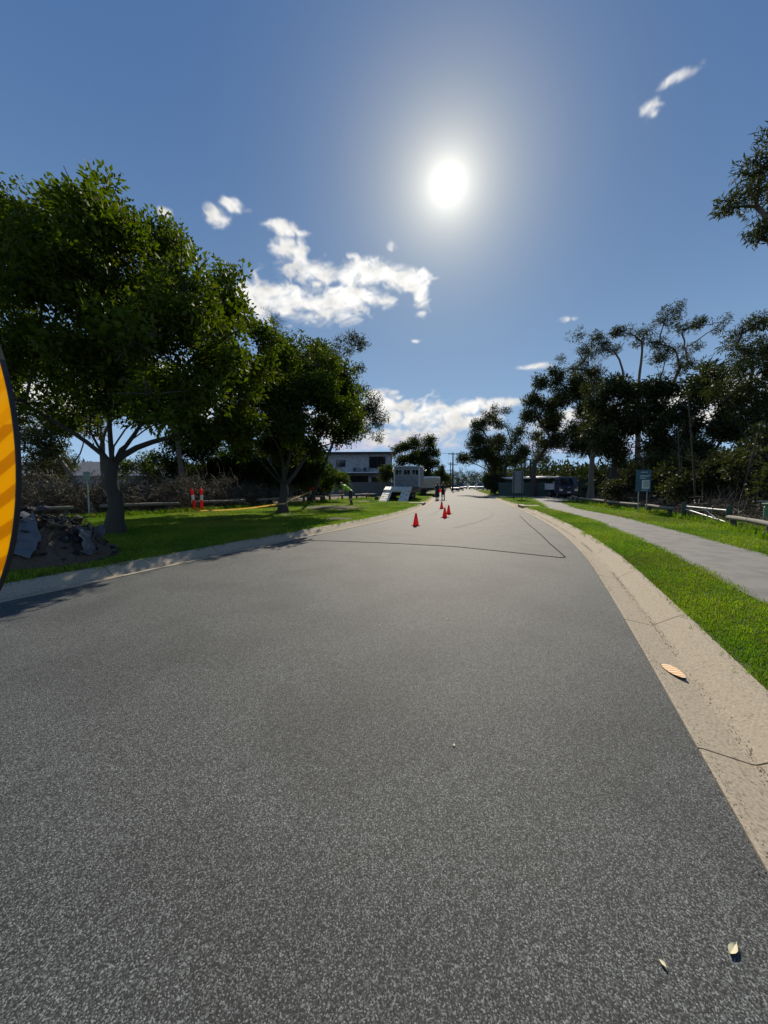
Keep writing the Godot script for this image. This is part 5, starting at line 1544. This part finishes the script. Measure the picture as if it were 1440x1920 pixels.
	# left background
	var q := [
		["bushy_tree", "dark bushy tree behind the two red and white bollards", [[-13.84, 4.40, -28.00, 1.86], [-11.92, 4.59, -28.00, 2.02], [-12.95, 2.49, -28.00, 1.86], [-14.51, 2.10, -28.00, 1.48], [-11.60, 2.29, -28.00, 1.79]], Vector3(-12.8, VY, -28.0)],
		["bushy_tree", "dark bushy tree behind the trunk of the taped tree", [[-10.37, 3.91, -29.00, 2.01], [-8.79, 3.11, -29.00, 1.77], [-10.42, 1.92, -29.00, 1.69], [-8.02, 1.92, -29.00, 1.53]], Vector3(-9.5, VY, -29.0)],
		["bushy_tree", "dark bushy tree right behind the taped tree's right branches", [[-6.61, 4.07, -31.00, 1.55], [-5.55, 3.22, -31.00, 1.38], [-6.85, 2.16, -31.00, 1.55], [-7.66, 4.91, -31.00, 1.29]], Vector3(-6.5, VY, -33.0)],
		["bush", "bright green bush left of the bending worker", [[-5.92, 2.87, -33.00, 1.19], [-4.47, 2.28, -33.00, 1.01], [-5.48, 1.60, -33.00, 1.10], [-3.56, 1.74, -33.00, 0.78], [-6.82, 3.55, -33.00, 1.28], [-6.62, 1.74, -33.00, 1.10]], Vector3(-5.4, VY, -34.5)],
		["bush", "light green bush seen right of the big tree trunk", [[-16.56, 3.08, -27.00, 0.90], [-15.61, 3.45, -27.00, 0.82], [-17.43, 2.64, -27.00, 0.82], [-14.89, 2.83, -27.00, 0.67], [-16.22, 2.27, -27.00, 0.90]], Vector3(-16.2, VY, -27.5)]]
	for k in q:
		var bush: bool = k[0] == "bush"
		tree(k[0], k[1], "bushes behind the left log rails", k[3], deep(k[2], k[3], 0.9), {"category": "bush" if bush else "tree", "fork": Vector3(0, 0.9, 0), "trunk_r": 0.13, "density": 9.0, "gap": -0.3, "leaves": M.bush_mesh, "tint": Color(0.075, 0.11, 0.022) if bush else Color(0.028, 0.048, 0.014), "twigs": 6})
	var s := [
		["scrub_tree", "pale leaning scrub tree beside the small park sign", [[-15.64, 4.25, -18.00, 0.90], [-14.64, 4.50, -18.00, 0.95], [-16.29, 3.77, -18.00, 0.90], [-13.67, 4.38, -18.00, 0.70], [-16.58, 4.98, -18.00, 0.90], [-15.09, 3.28, -18.00, 0.75]], Vector3(-13.25, VY, -17.6), Vector3(-1.2, 2.2, 0), 0.11],
		["scrub_tree", "thin brown-trunked tree right of the big tree trunk", [[-12.80, 5.46, -24.00, 0.87], [-13.43, 5.95, -24.00, 0.73], [-12.13, 5.79, -24.00, 0.80], [-12.57, 7.07, -24.00, 0.80]], Vector3(-12.5, VY, -24.4), Vector3(-0.5, 4.4, 0), 0.16],
		["scrub_tree", "sparse greyish scrub tree right beside the orange bat's rim", [[-18.77, 3.27, -21.00, 0.99], [-17.94, 2.70, -21.00, 0.87], [-19.41, 2.41, -21.00, 0.87], [-17.08, 2.70, -21.00, 0.70], [-19.2, 4.6, -21.5, 1.1], [-18.0, 5.0, -21.5, 1.0]], Vector3(-18.2, VY, -21.4), Vector3(0.2, 1.6, 0), 0.12],
		["scrub_tree", "upright pale scrub trunk left of the big tree trunk", [[-14.4, 5.2, -20.0, 0.8], [-15.3, 5.6, -20.4, 0.9], [-13.8, 5.9, -20.2, 0.8], [-14.6, 6.6, -20.0, 0.9]], Vector3(-14.6, VY, -20.0), Vector3(0.1, 3.6, 0), 0.14]]
	for k in s:
		tree(k[0], k[1], "scrub trees behind the left log rails", k[3], deep(k[2], k[3], 0.7), {"fork": k[4], "trunk_r": k[5], "density": 8.0, "gap": -0.12, "gap_scale": 1.5, "leaves": M.gum_mesh, "leaf": M.gum_leaf, "tint": Color(0.085, 0.09, 0.042), "twigs": 12, "twig_r": 0.016, "bark": M.pale_bark})
	# right-hand wood
	var gum := {"leaves": M.gum_mesh, "leaf": M.gum_leaf}
	var R := [
		["tall gum with a loose crown where the road vanishes, nearest the road", [[15.19, 10.45, -60.00, 2.00], [13.59, 8.01, -60.00, 1.83], [16.76, 7.28, -61.00, 2.12], [14.62, 5.49, -59.00, 2.29], [12.80, 5.55, -60.00, 1.50], [17.36, 4.73, -60.00, 1.83], [15.98, 12.06, -60.00, 1.17]], Vector3(17.0, VY, -60.0), 3.0, 0.3, 5.0],
		["slim gum with upswept branches right of the gum nearest the road", [[16.72, 12.46, -57.00, 0.95], [16.37, 10.77, -57.00, 1.42], [17.94, 10.00, -57.00, 1.26], [17.51, 8.19, -58.00, 1.77], [18.78, 7.69, -57.00, 1.42], [16.04, 7.69, -57.00, 1.42], [18.44, 5.36, -57.00, 1.74]], Vector3(17.8, VY, -57.0), 3.6, 0.26, 3.6],
		["low rounded gum left of the palm", [[18.86, 9.27, -52.00, 1.01], [18.18, 7.86, -52.00, 1.30], [19.96, 8.21, -52.00, 1.30], [18.95, 5.74, -52.00, 1.73], [17.54, 5.03, -52.00, 1.44], [20.74, 5.74, -52.00, 1.59]], Vector3(19.2, VY, -53.0), 3.0, 0.22, 4.5],
		["broad gum crown above the grey sign board", [[18.11, 13.44, -46.00, 1.15], [19.66, 13.80, -46.00, 1.40], [17.53, 11.78, -46.00, 1.28], [19.42, 11.47, -46.00, 1.79], [21.28, 12.09, -46.00, 1.40], [18.23, 9.31, -46.00, 1.79], [20.76, 9.00, -46.00, 1.91], [17.27, 9.93, -46.00, 1.02], [19.57, 6.51, -46.00, 1.91]], Vector3(18.0, VY, -46.5), 4.2, 0.32, 6.0],
		["dense gum above the navy truck", [[21.30, 12.84, -43.00, 1.55], [20.18, 11.40, -43.00, 1.55], [22.50, 11.98, -43.00, 1.67], [21.71, 9.68, -43.00, 2.03], [20.62, 7.36, -43.00, 1.91], [23.52, 8.52, -43.00, 1.79], [22.16, 5.61, -43.00, 2.03]], Vector3(23.4, VY, -43.6), 3.4, 0.32, 6.5],
		["gum with a small dark tuft, leftmost of the three tallest tops", [[18.62, 14.29, -38.00, 0.84], [19.71, 15.39, -38.00, 0.84], [19.02, 13.29, -38.00, 0.79], [20.09, 14.69, -38.00, 0.58], [18.52, 12.79, -38.00, 0.53], [19.57, 12.28, -38.00, 0.95], [20.0, 10.5, -38.0, 1.2]], Vector3(20.6, VY, -38.4), 7.0, 0.24, 10.0],
		["gum with bare bent branches, middle of the three tallest tops", [[21.56, 15.13, -36.00, 0.75], [20.37, 14.57, -36.00, 0.65], [22.30, 14.94, -36.00, 0.60], [23.28, 14.57, -36.00, 0.40], [23.87, 15.41, -36.00, 0.45], [20.80, 13.62, -36.00, 0.55], [19.92, 13.86, -36.00, 0.50]], Vector3(23.6, VY, -36.2), 8.5, 0.24, 12.0],
		["tallest gum with branches reaching right above the information sign", [[24.39, 16.15, -34.00, 0.61], [23.65, 15.35, -34.00, 0.66], [25.83, 14.82, -34.00, 0.61], [26.72, 15.27, -34.00, 0.57], [27.78, 15.09, -34.00, 0.52], [28.26, 14.73, -34.00, 0.28], [24.05, 13.85, -34.00, 0.71], [24.88, 12.95, -34.00, 0.66], [23.66, 12.51, -34.00, 0.66], [26.14, 13.40, -34.00, 0.57], [26.67, 12.06, -34.00, 0.57], [25.55, 11.61, -34.00, 0.66]], Vector3(24.2, VY, -34.2), 8.0, 0.26, 12.0],
		["dense dark gum left of the information sign", [[19.29, 9.56, -33.00, 1.56], [17.97, 8.90, -33.00, 1.37], [20.44, 8.90, -33.00, 1.56], [19.16, 7.35, -33.00, 1.83], [21.00, 6.47, -33.00, 1.74], [18.09, 5.80, -33.00, 1.65], [19.95, 4.68, -33.00, 1.83]], Vector3(19.6, VY, -33.2), 2.8, 0.3, 8.0],
		["dense dark gum directly behind the information sign", [[20.81, 8.64, -30.00, 1.33], [22.00, 9.24, -30.00, 1.25], [20.26, 7.23, -30.00, 1.50], [21.92, 6.83, -30.00, 1.50], [23.09, 8.04, -30.00, 1.08], [21.00, 4.80, -30.00, 1.66], [22.67, 4.40, -30.00, 1.50]], Vector3(21.2, VY, -30.2), 2.6, 0.28, 8.0],
		["leafy gum behind the low steel gate", [[21.29, 8.12, -27.00, 1.12], [22.51, 9.19, -27.00, 1.05], [21.74, 6.67, -27.00, 1.35], [23.17, 7.40, -27.00, 1.27], [21.48, 4.85, -27.00, 1.35], [22.96, 4.85, -27.00, 1.50], [23.81, 5.94, -27.00, 1.12]], Vector3(22.4, VY, -27.2), 2.5, 0.24, 8.0],
		["big leafy gum filling the right edge behind the log rail", [[20.27, 10.10, -22.00, 0.55], [21.12, 10.59, -22.00, 0.61], [19.94, 9.24, -22.00, 0.73], [20.94, 8.95, -22.00, 1.04], [19.42, 8.08, -22.00, 0.73], [20.32, 7.20, -22.00, 1.16], [21.54, 6.76, -22.00, 1.28], [19.48, 6.32, -22.00, 0.92], [20.76, 5.14, -22.00, 1.28], [22.00, 4.55, -22.00, 1.37], [22.62, 8.37, -22.00, 1.83], [23.44, 5.44, -22.00, 1.83]], Vector3(21.2, VY, -22.4), 3.0, 0.3, 10.0],
		["overhanging gum branch at the upper right edge of the sky", [[14.32, 13.03, -16.00, 0.44], [14.76, 13.67, -16.00, 0.40], [15.03, 14.16, -16.00, 0.36], [13.98, 12.71, -16.00, 0.27], [15.03, 12.77, -16.00, 0.36], [15.20, 11.87, -16.00, 0.31], [14.97, 11.47, -16.00, 0.20], [15.65, 14.26, -16.00, 0.89], [16.00, 12.48, -16.00, 1.00], [16.95, 13.67, -16.00, 1.33], [19.0, 12.5, -15.0, 1.8], [20.0, 14.0, -14.0, 1.8]], Vector3(19.8, VY, -14.0), 8.0, 0.3, 13.0]]
	for k in R:
		var b2: Vector3 = k[2]
		var warm := absf(sin(b2.x * 3.1)) * 0.3
		tree("gum_tree", k[0], "gum trees", b2, deep(k[1], b2, 1.2 if k[1][0][3] > 0.9 else 0.5), {"fork": Vector3(0.1, k[3], 0), "trunk_r": k[4], "loose": true, "density": k[5] * (0.95 if k[1][0][3] > 0.9 else 0.85), "gap": -0.06 if k[1][0][3] > 0.9 else -0.2, "gap_scale": 1.5, "leaves": M.big_gum_mesh if k[1][0][3] > 0.9 else M.gum_mesh, "leaf": M.gum_leaf, "tint": Color(0.064 + 0.025 * warm, 0.078, 0.032), "twigs": 8, "twig_r": 0.018, "bark": M.pale_bark if k[3] > 5.0 else M.bark, "size": 1.0})
	# understorey behind the right rails
	var U := [[15.6, -24.5, 1.7, "understorey shrub behind the log rails left of the information sign"], [16.4, -21.6, 2.0, "understorey shrub right behind the information sign's posts"], [15.6, -18.6, 1.8, "understorey shrub behind the left post of the steel gate"], [16.0, -16.2, 1.9, "understorey shrub behind the middle of the steel gate"], [15.2, -14.0, 1.6, "understorey shrub between the gate and the bin"], [17.6, -13.6, 2.4, "tall understorey shrub above the bin"], [18.6, -18.0, 2.8, "tall understorey shrub behind the steel gate's right post"], [18.4, -27.0, 2.6, "tall understorey shrub left of the information sign"], [19.0, -23.5, 2.9, "tall understorey shrub right of the information sign"], [24.5, -40.0, 2.0, "shrub behind the dark green utility cabinet"], [16.8, -56.0, 2.3, "brownish shrub under the slim gum beyond the sign board"], [15.2, -52.5, 1.9, "brownish shrub just left of the grey sign board"], [18.8, -62.0, 2.6, "brownish shrub at the foot of the gum nearest the road"]]
	for k in U:
		var b3 := Vector3(k[0], VY, k[1])
		var sz: float = k[2]
		tree("understorey_shrub", k[3], "understorey shrubs in the right wood", b3, crown(7, Vector3(0, sz * 0.85, 0), Vector3(sz * 0.55, sz * 0.6, sz * 0.55), sz * 0.32, sz * 0.48, int(k[0] * 31)), {"category": "shrub", "fork": Vector3(0, 0.5, 0), "trunk_r": 0.07, "density": 9.0, "gap": -0.14, "gap_scale": 1.4, "leaves": M.bush_mesh, "leaf": M.gum_leaf, "tint": Color(0.06, 0.066, 0.03), "twigs": 9, "twig_r": 0.014})
	# thin bare stems among them
	rng.seed = 404
	var stems := ["thin leaning stem behind the gate's left post", "thin upright stem behind the gate's crossbar", "thin stem between the gate and the information sign", "thin stem behind the left log rails' far end", "thin pale stem above the bin", "pair-like thin stem left of the information sign", "thin dark stem right of the navy truck", "slanting stem behind the middle log rail"]
	var sp := [[14.2, -17.4], [14.3, -15.6], [14.9, -19.2], [16.6, -30.0], [14.6, -13.2], [15.6, -23.0], [23.6, -38.6], [16.2, -27.6]]
	for i in sp.size():
		var m := MB.new()
		var h := rng.randf_range(3.0, 5.5)
		var lx := rng.randf_range(-0.9, 0.9)
		m.tube([Vector3.ZERO + Vector3(0, -0.05, 0), Vector3(lx * 0.4, h * 0.4, 0.1), Vector3(lx, h, 0.2)], [0.045, 0.035, 0.014], 7)
		for k in 9:
			var f := rng.randf_range(0.3, 0.9)
			var o := Vector3(lx * f, h * f, 0.15)
			m.tube([o, o + Vector3(rng.randfn() * 0.3, rng.randf_range(0.35, 0.9), rng.randfn() * 0.3)], [0.016, 0.005], 4, false)
		var sn := thing("bare_sapling", stems[i], "sapling", Vector3(sp[i][0], VY, sp[i][1]), 0.0, "bare saplings in the right wood")
		build(m, "stem", M.bark, sn)
	# trees by the trailer and far down the road
	var far := [["round_tree", "left one of the two round trees behind the cabin", [[3.71, 7.60, -60.00, 1.50], [2.06, 6.54, -60.00, 1.17], [4.94, 8.01, -60.00, 1.33], [4.13, 5.55, -60.00, 1.66], [2.48, 4.90, -60.00, 1.17], [5.37, 5.55, -60.00, 1.50]], Vector3(3.5, VY, -61.0), 2.4, 0.2], ["round_tree", "right one of the two round trees behind the cabin", [[6.81, 7.80, -62.00, 1.38], [5.97, 6.53, -62.00, 1.38], [7.85, 6.53, -62.00, 1.03], [6.83, 5.01, -62.00, 1.55], [8.12, 4.84, -62.00, 0.86], [7.23, 8.64, -62.00, 0.77], [7.0, 3.4, -62.0, 1.2]], Vector3(6.4, VY, -63.0), 2.2, 0.18], ["round_tree", "small bushy tree in front of the two-storey house", [[-0.25, 3.12, -46.00, 0.57], [0.51, 3.37, -46.00, 0.64], [0.95, 2.74, -46.00, 0.64], [0.00, 2.42, -46.00, 0.64], [1.40, 2.49, -46.00, 0.45]], Vector3(0.5, VY, -46.0), 1.2, 0.09], ["round_tree", "far dark tree left of the power pole", [[15.79, 4.93, -110.00, 1.5], [17.02, 3.72, -110.00, 1.8], [14.89, 3.42, -110.00, 1.7], [16.39, 6.2, -110.00, 1.0], [13.0, 3.0, -108.0, 1.8]], Vector3(16.0, VY, -110.0), 1.6, 0.2]]
	for k in far:
		tree(k[0], k[1], "trees behind the trailer", k[3], deep(k[2], k[3], 0.8), {"fork": Vector3(0, k[4], 0), "trunk_r": k[5], "density": 4.5 if k[2][0][3] > 1.0 else 14.0, "gap": -0.18, "leaves": M.far_mesh if k[2][0][3] > 1.0 else M.bush_mesh, "tint": Color(0.06, 0.08, 0.026), "twigs": 7})
	palm(Vector3(18.3, VY, -48.5))
	# masses too deep to count
	mass("background_wood", "dense dark wood closing the view behind the right-hand gums", 2600, func(): return Vector3(rng.randf_range(22.0, 62.0), 0, rng.randf_range(-66.0, -40.0)), 4.2, Color(0.04, 0.05, 0.022), 91)
	mass("background_scrub", "low dark scrub far behind the left trees and fences", 2300, func(): return Vector3(rng.randf_range(-75.0, -9.0), 0, rng.randf_range(-64.0, -50.0)), 3.8, Color(0.045, 0.058, 0.025), 92)
	mass("far_trees", "band of distant dark trees where the road disappears", 2600, func(): return Vector3(rng.randf_range(-20.0, 110.0), 0, rng.randf_range(-250.0, -205.0)), 10.0, Color(0.045, 0.055, 0.03), 93)
	mass("roadside_hedge", "dark hedge along the left of the road beyond the tipper", 900, func(): var z := rng.randf_range(-190.0, -75.0); return Vector3(edge(left_pts, z) - rng.randf_range(3.0, 9.0), 0, z), 4.0, Color(0.045, 0.06, 0.028), 94)
	mass("far_roadside_trees", "dark trees along the right of the road past the gums", 1500, func(): var z := rng.randf_range(-200.0, -72.0); return Vector3(edge(right_pts, z) + rng.randf_range(4.0, 16.0), 0, z), 6.0, Color(0.045, 0.06, 0.03), 95)
	# dead brush
	for k in [["dead_brush", "brown tangle of dead branches behind the left log rails", 1500, 0.0, 1.0], ["dead_brush", "dry twigs and fallen branches on the floor of the right wood", 900, 1.0, 0.6]]:
		rng.seed = 500 + int(k[2])
		var xf := []
		var cs := []
		for i in int(k[2]):
			var z := rng.randf_range(-30.0, -9.0)
			var x := edge(fence_left, z) - 0.6 - rng.randf() * 8.0 if k[3] < 0.5 else edge(fence_right, z) + 0.8 + rng.randf() * 7.0
			var hmax: float = (1.7 if k[3] < 0.5 else 0.8) * (0.5 + 0.5 * absf(gap_noise.get_noise_2d(x * 0.6, z * 0.6)) * 2.0)
			xf.append(Transform3D(Basis(Vector3.UP, rng.randf() * TAU).scaled(Vector3.ONE * rng.randf_range(0.6, 1.2)), Vector3(x, VY + 0.05 + rng.randf() * hmax, z)))
			var w := rng.randf_range(0.4, 1.5)
			cs.append(Color(0.115 * w, 0.1 * w, 0.08 * w))
		var mt := mat(1, 1, 1, 0.9)
		mt.vertex_color_use_as_albedo = true
		tag(scatter(k[0], twig_clump(16, 0.75, 12), mt, xf, cs, null), k[1], "dead branches", "", "stuff")
		var xf2 := []
		var cs2 := []
		for i in int(k[2] * 0.8):
			var t: Transform3D = xf[rng.randi() % xf.size()]
			xf2.append(Transform3D(any_turn(rng.randf_range(0.5, 1.0)), t.origin + Vector3(rng.randfn(), -0.1, rng.randfn()) * 0.4))
			var w := rng.randf_range(0.5, 1.3)
			cs2.append(Color(0.075 * w, 0.075 * w, 0.042 * w))
		tag(scatter("dry_foliage", dry, M.dry_leaf, xf2, cs2, null), "dry brown foliage among the dead branches on the " + ("left" if k[3] < 0.5 else "right"), "dry leaves", "", "stuff")
func mass(called: String, label: String, num: int, where: Callable, h: float, tint: Color, seed_: int) -> void:
	rng.seed = seed_
	var xf := []
	var cs := []
	for i in num:
		var p: Vector3 = where.call()
		var top := h * (0.75 + 0.55 * gap_noise.get_noise_2d(p.x * 0.12, p.z * 0.12 + seed_))
		p.y = VY + 0.3 + top * pow(rng.randf(), 0.8)
		xf.append(Transform3D(any_turn(rng.randf_range(1.2, 2.4)), p))
		var w := rng.randf_range(0.55, 1.4)
		cs.append(Color(tint.r * w, tint.g * w, tint.b * w))
	tag(scatter(called, M.far_clump, M.gum_leaf, xf, cs, null), label, "trees", "", "stuff")
func palm(at: Vector3) -> void:
	var t := thing("palm_tree", "small palm with arching fronds behind the grey sign board", "palm", at)
	var m := MB.new()
	m.tube([Vector3(0, -0.05, 0), Vector3(0.1, 2.5, 0), Vector3(0.05, 4.6, 0)], [0.16, 0.12, 0.1], 9)
	build(m, "trunk", M.bark, t)
	rng.seed = 31
	for k in 11:
		var a := TAU * k / 11.0 + rng.randf() * 0.3
		var out := Vector3(cos(a), 0, sin(a))
		var b := MB.new()
		b.col = Color(0.06, 0.11, 0.02)
		var rise := rng.randf_range(0.3, 1.5)
		var f := func(s: float) -> Vector3: return Vector3(0.05, 4.55, 0) + out * 2.1 * s + Vector3(0, rise * s - 1.9 * s * s, 0)
		var side := Vector3(-out.z, 0, out.x)
		for i in 16:
			var s := 0.12 + 0.88 * i / 16.0
			var p: Vector3 = f.call(s)
			var p2: Vector3 = f.call(s + 0.035)
			for q in [-1.0, 1.0]:
				var tip: Vector3 = p + side * q * 0.55 * (1.0 - s * 0.7) + out * 0.22 - Vector3(0, 0.18, 0)
				b.tri(p, p2, tip, Vector3.UP)
		b.tube([f.call(0.0), f.call(0.35), f.call(0.7), f.call(1.0)], [0.03, 0.022, 0.014, 0.006], 4, false)
		build(b, "frond", M.leaf, t)

# ---------------------------------------------------------------- the scene
func _ready() -> void:
	var cam := Camera3D.new()
	cam.name = "camera"
	cam.fov = 106.2; cam.near = 0.05; cam.far = 2500.0
	add_child(cam)
	cam.position = Vector3(0, 1.6, 0)
	cam.rotation = Vector3(-deg_to_rad(4.125), 0, 0)
	cam.current = true
	var env := Environment.new()
	env.background_mode = Environment.BG_SKY
	var sky := Sky.new()
	var sm := PanoramaSkyMaterial.new()
	sm.panorama = make_sky()
	sky.sky_material = sm
	env.sky = sky
	env.background_energy_multiplier = 1.0
	env.tonemap_mode = Environment.TONE_MAPPER_LINEAR
	env.tonemap_exposure = 1.3
	env.sdfgi_enabled = true; env.ssao_enabled = true; env.ssil_enabled = true
	var we := WorldEnvironment.new()
	we.name = "world_environment"
	we.environment = env
	add_child(we)
	var sun := DirectionalLight3D.new()
	sun.name = "sun"
	sun.light_energy = 1.5; sun.light_color = Color(1.0, 0.95, 0.87)
	sun.light_angular_distance = 0.53; sun.shadow_enabled = true
	add_child(sun)
	sun.look_at_from_position(Vector3.ZERO, -SUN, Vector3.UP)

	gap_noise.noise_type = FastNoiseLite.TYPE_SIMPLEX_SMOOTH
	gap_noise.frequency = 0.55; gap_noise.seed = 17; gap_noise.fractal_octaves = 2
	make_materials()
	M.galvanised_pale = mat(0.6, 0.64, 0.64, 0.4)
	M.map_print = grain(mat(0.36, 0.44, 0.36, 0.6), M.bark.albedo_texture, 0.3)
	M.map_print.albedo_texture = M.cone.albedo_texture
	M.green_plate = mat(0.22, 0.3, 0.27, 0.5)
	make_ground()
	make_grass()
	make_house()
	make_poles()
	make_trees()
	make_trailer(); make_tipper(); make_navy_truck(); make_barrow()
	make_car("dark grey car coming towards the cones on the far road", Vector3(16.3, 0, -88.0), -0.2, M.car_grey, false, "cars on the far road")
	make_car("black four-wheel drive right behind the dark grey car", Vector3(19.1, 0, -97.0), -0.2, M.car_dark, true, "cars on the far road")
	make_car("white car parked far down the road, leftmost of three", Vector3(27.5, 0, -132.0), -0.3, M.car_white, false, "cars on the far road")
	make_car("silver car parked far down the road, middle of three", Vector3(25.6, VY, -112.0), -0.25, M.car_silver, false, "cars on the far road")
	make_car("white car parked far down the road, rightmost of three", Vector3(24.4, VY, -98.0), -0.2, M.car_white, true, "cars on the far road")
	make_people()
	make_cone(Vector3(1.23, 0.006, -14.75), "nearest red traffic cone standing alone at left", 0.1)
	make_cone(Vector3(2.9, 0.006, -18.29), "red traffic cone in the middle of the group of three, nearest of them", 0.5)
	make_cone(Vector3(3.47, 0.006, -20.59), "red traffic cone furthest right of the group of three", 0.9)
	make_cone(Vector3(3.77, 0.006, -25.09), "farthest red traffic cone, in front of the standing people", 0.3)
	make_bollard(Vector3(-10.4, VY, -21.1), "leaning red and white bollard, left of the two in front of the log rail", Vector3(-0.12, 0, 0))
	make_bollard(Vector3(-10.02, VY, -21.1), "upright red and white bollard, right of the two in front of the log rail", Vector3.ZERO)
	make_bollard(Vector3(-5.95, VY, -31.6), "red and white bollard holding the end of the barrier tape", Vector3(-0.1, 0, 0))
	make_bollard(Vector3(-5.6, VY, -31.4), "red and white bollard leaning against the one with the tape", Vector3(-0.17, 0, 0))
	var lr := [[-14.6, -14.9, -13.35, -16.5, "log rail behind the spoil heap"], [-13.05, -17.6, -10.85, -20.3, "log rail behind the big tree trunk"], [-10.65, -21.5, -8.7, -24.0, "log rail behind the first two bollards"], [-8.25, -25.0, -6.75, -27.0, "log rail behind the taped tree trunk"], [-6.6, -30.5, -5.1, -32.4, "log rail behind the pair of taped bollards"], [-4.85, -33.0, -3.7, -35.5, "log rail behind the bending worker"], [-2.8, -37.0, -1.65, -39.5, "log rail right of the bending worker, towards the trailer"]]
	for k in lr: log_rail(Vector3(k[0], VY, k[1]), Vector3(k[2], VY, k[3]), 0.56, k[4], "log rails along the left verge")
	var rr := [[17.6, -36.0, 15.9, -31.5, "farthest log rail on the right, by the navy truck"], [15.6, -30.6, 14.5, -25.2, "long log rail left of the information sign"], [14.35, -24.8, 13.8, -20.7, "log rail ending at the information sign"], [13.65, -20.0, 13.2, -17.5, "log rail between the information sign and the gate"], [11.6, -12.9, 10.5, -10.2, "nearest log rail at the right edge"]]
	for k in rr: log_rail(Vector3(k[0], VY, k[1]), Vector3(k[2], VY, k[3]), 0.46, k[4], "log rails along the footpath")
	make_gate(); make_signs(); make_inlets(); make_tape()
	make_heap(); make_shovel(); make_flop(); make_bat()
	print("leaf triangles ", leaves_made)
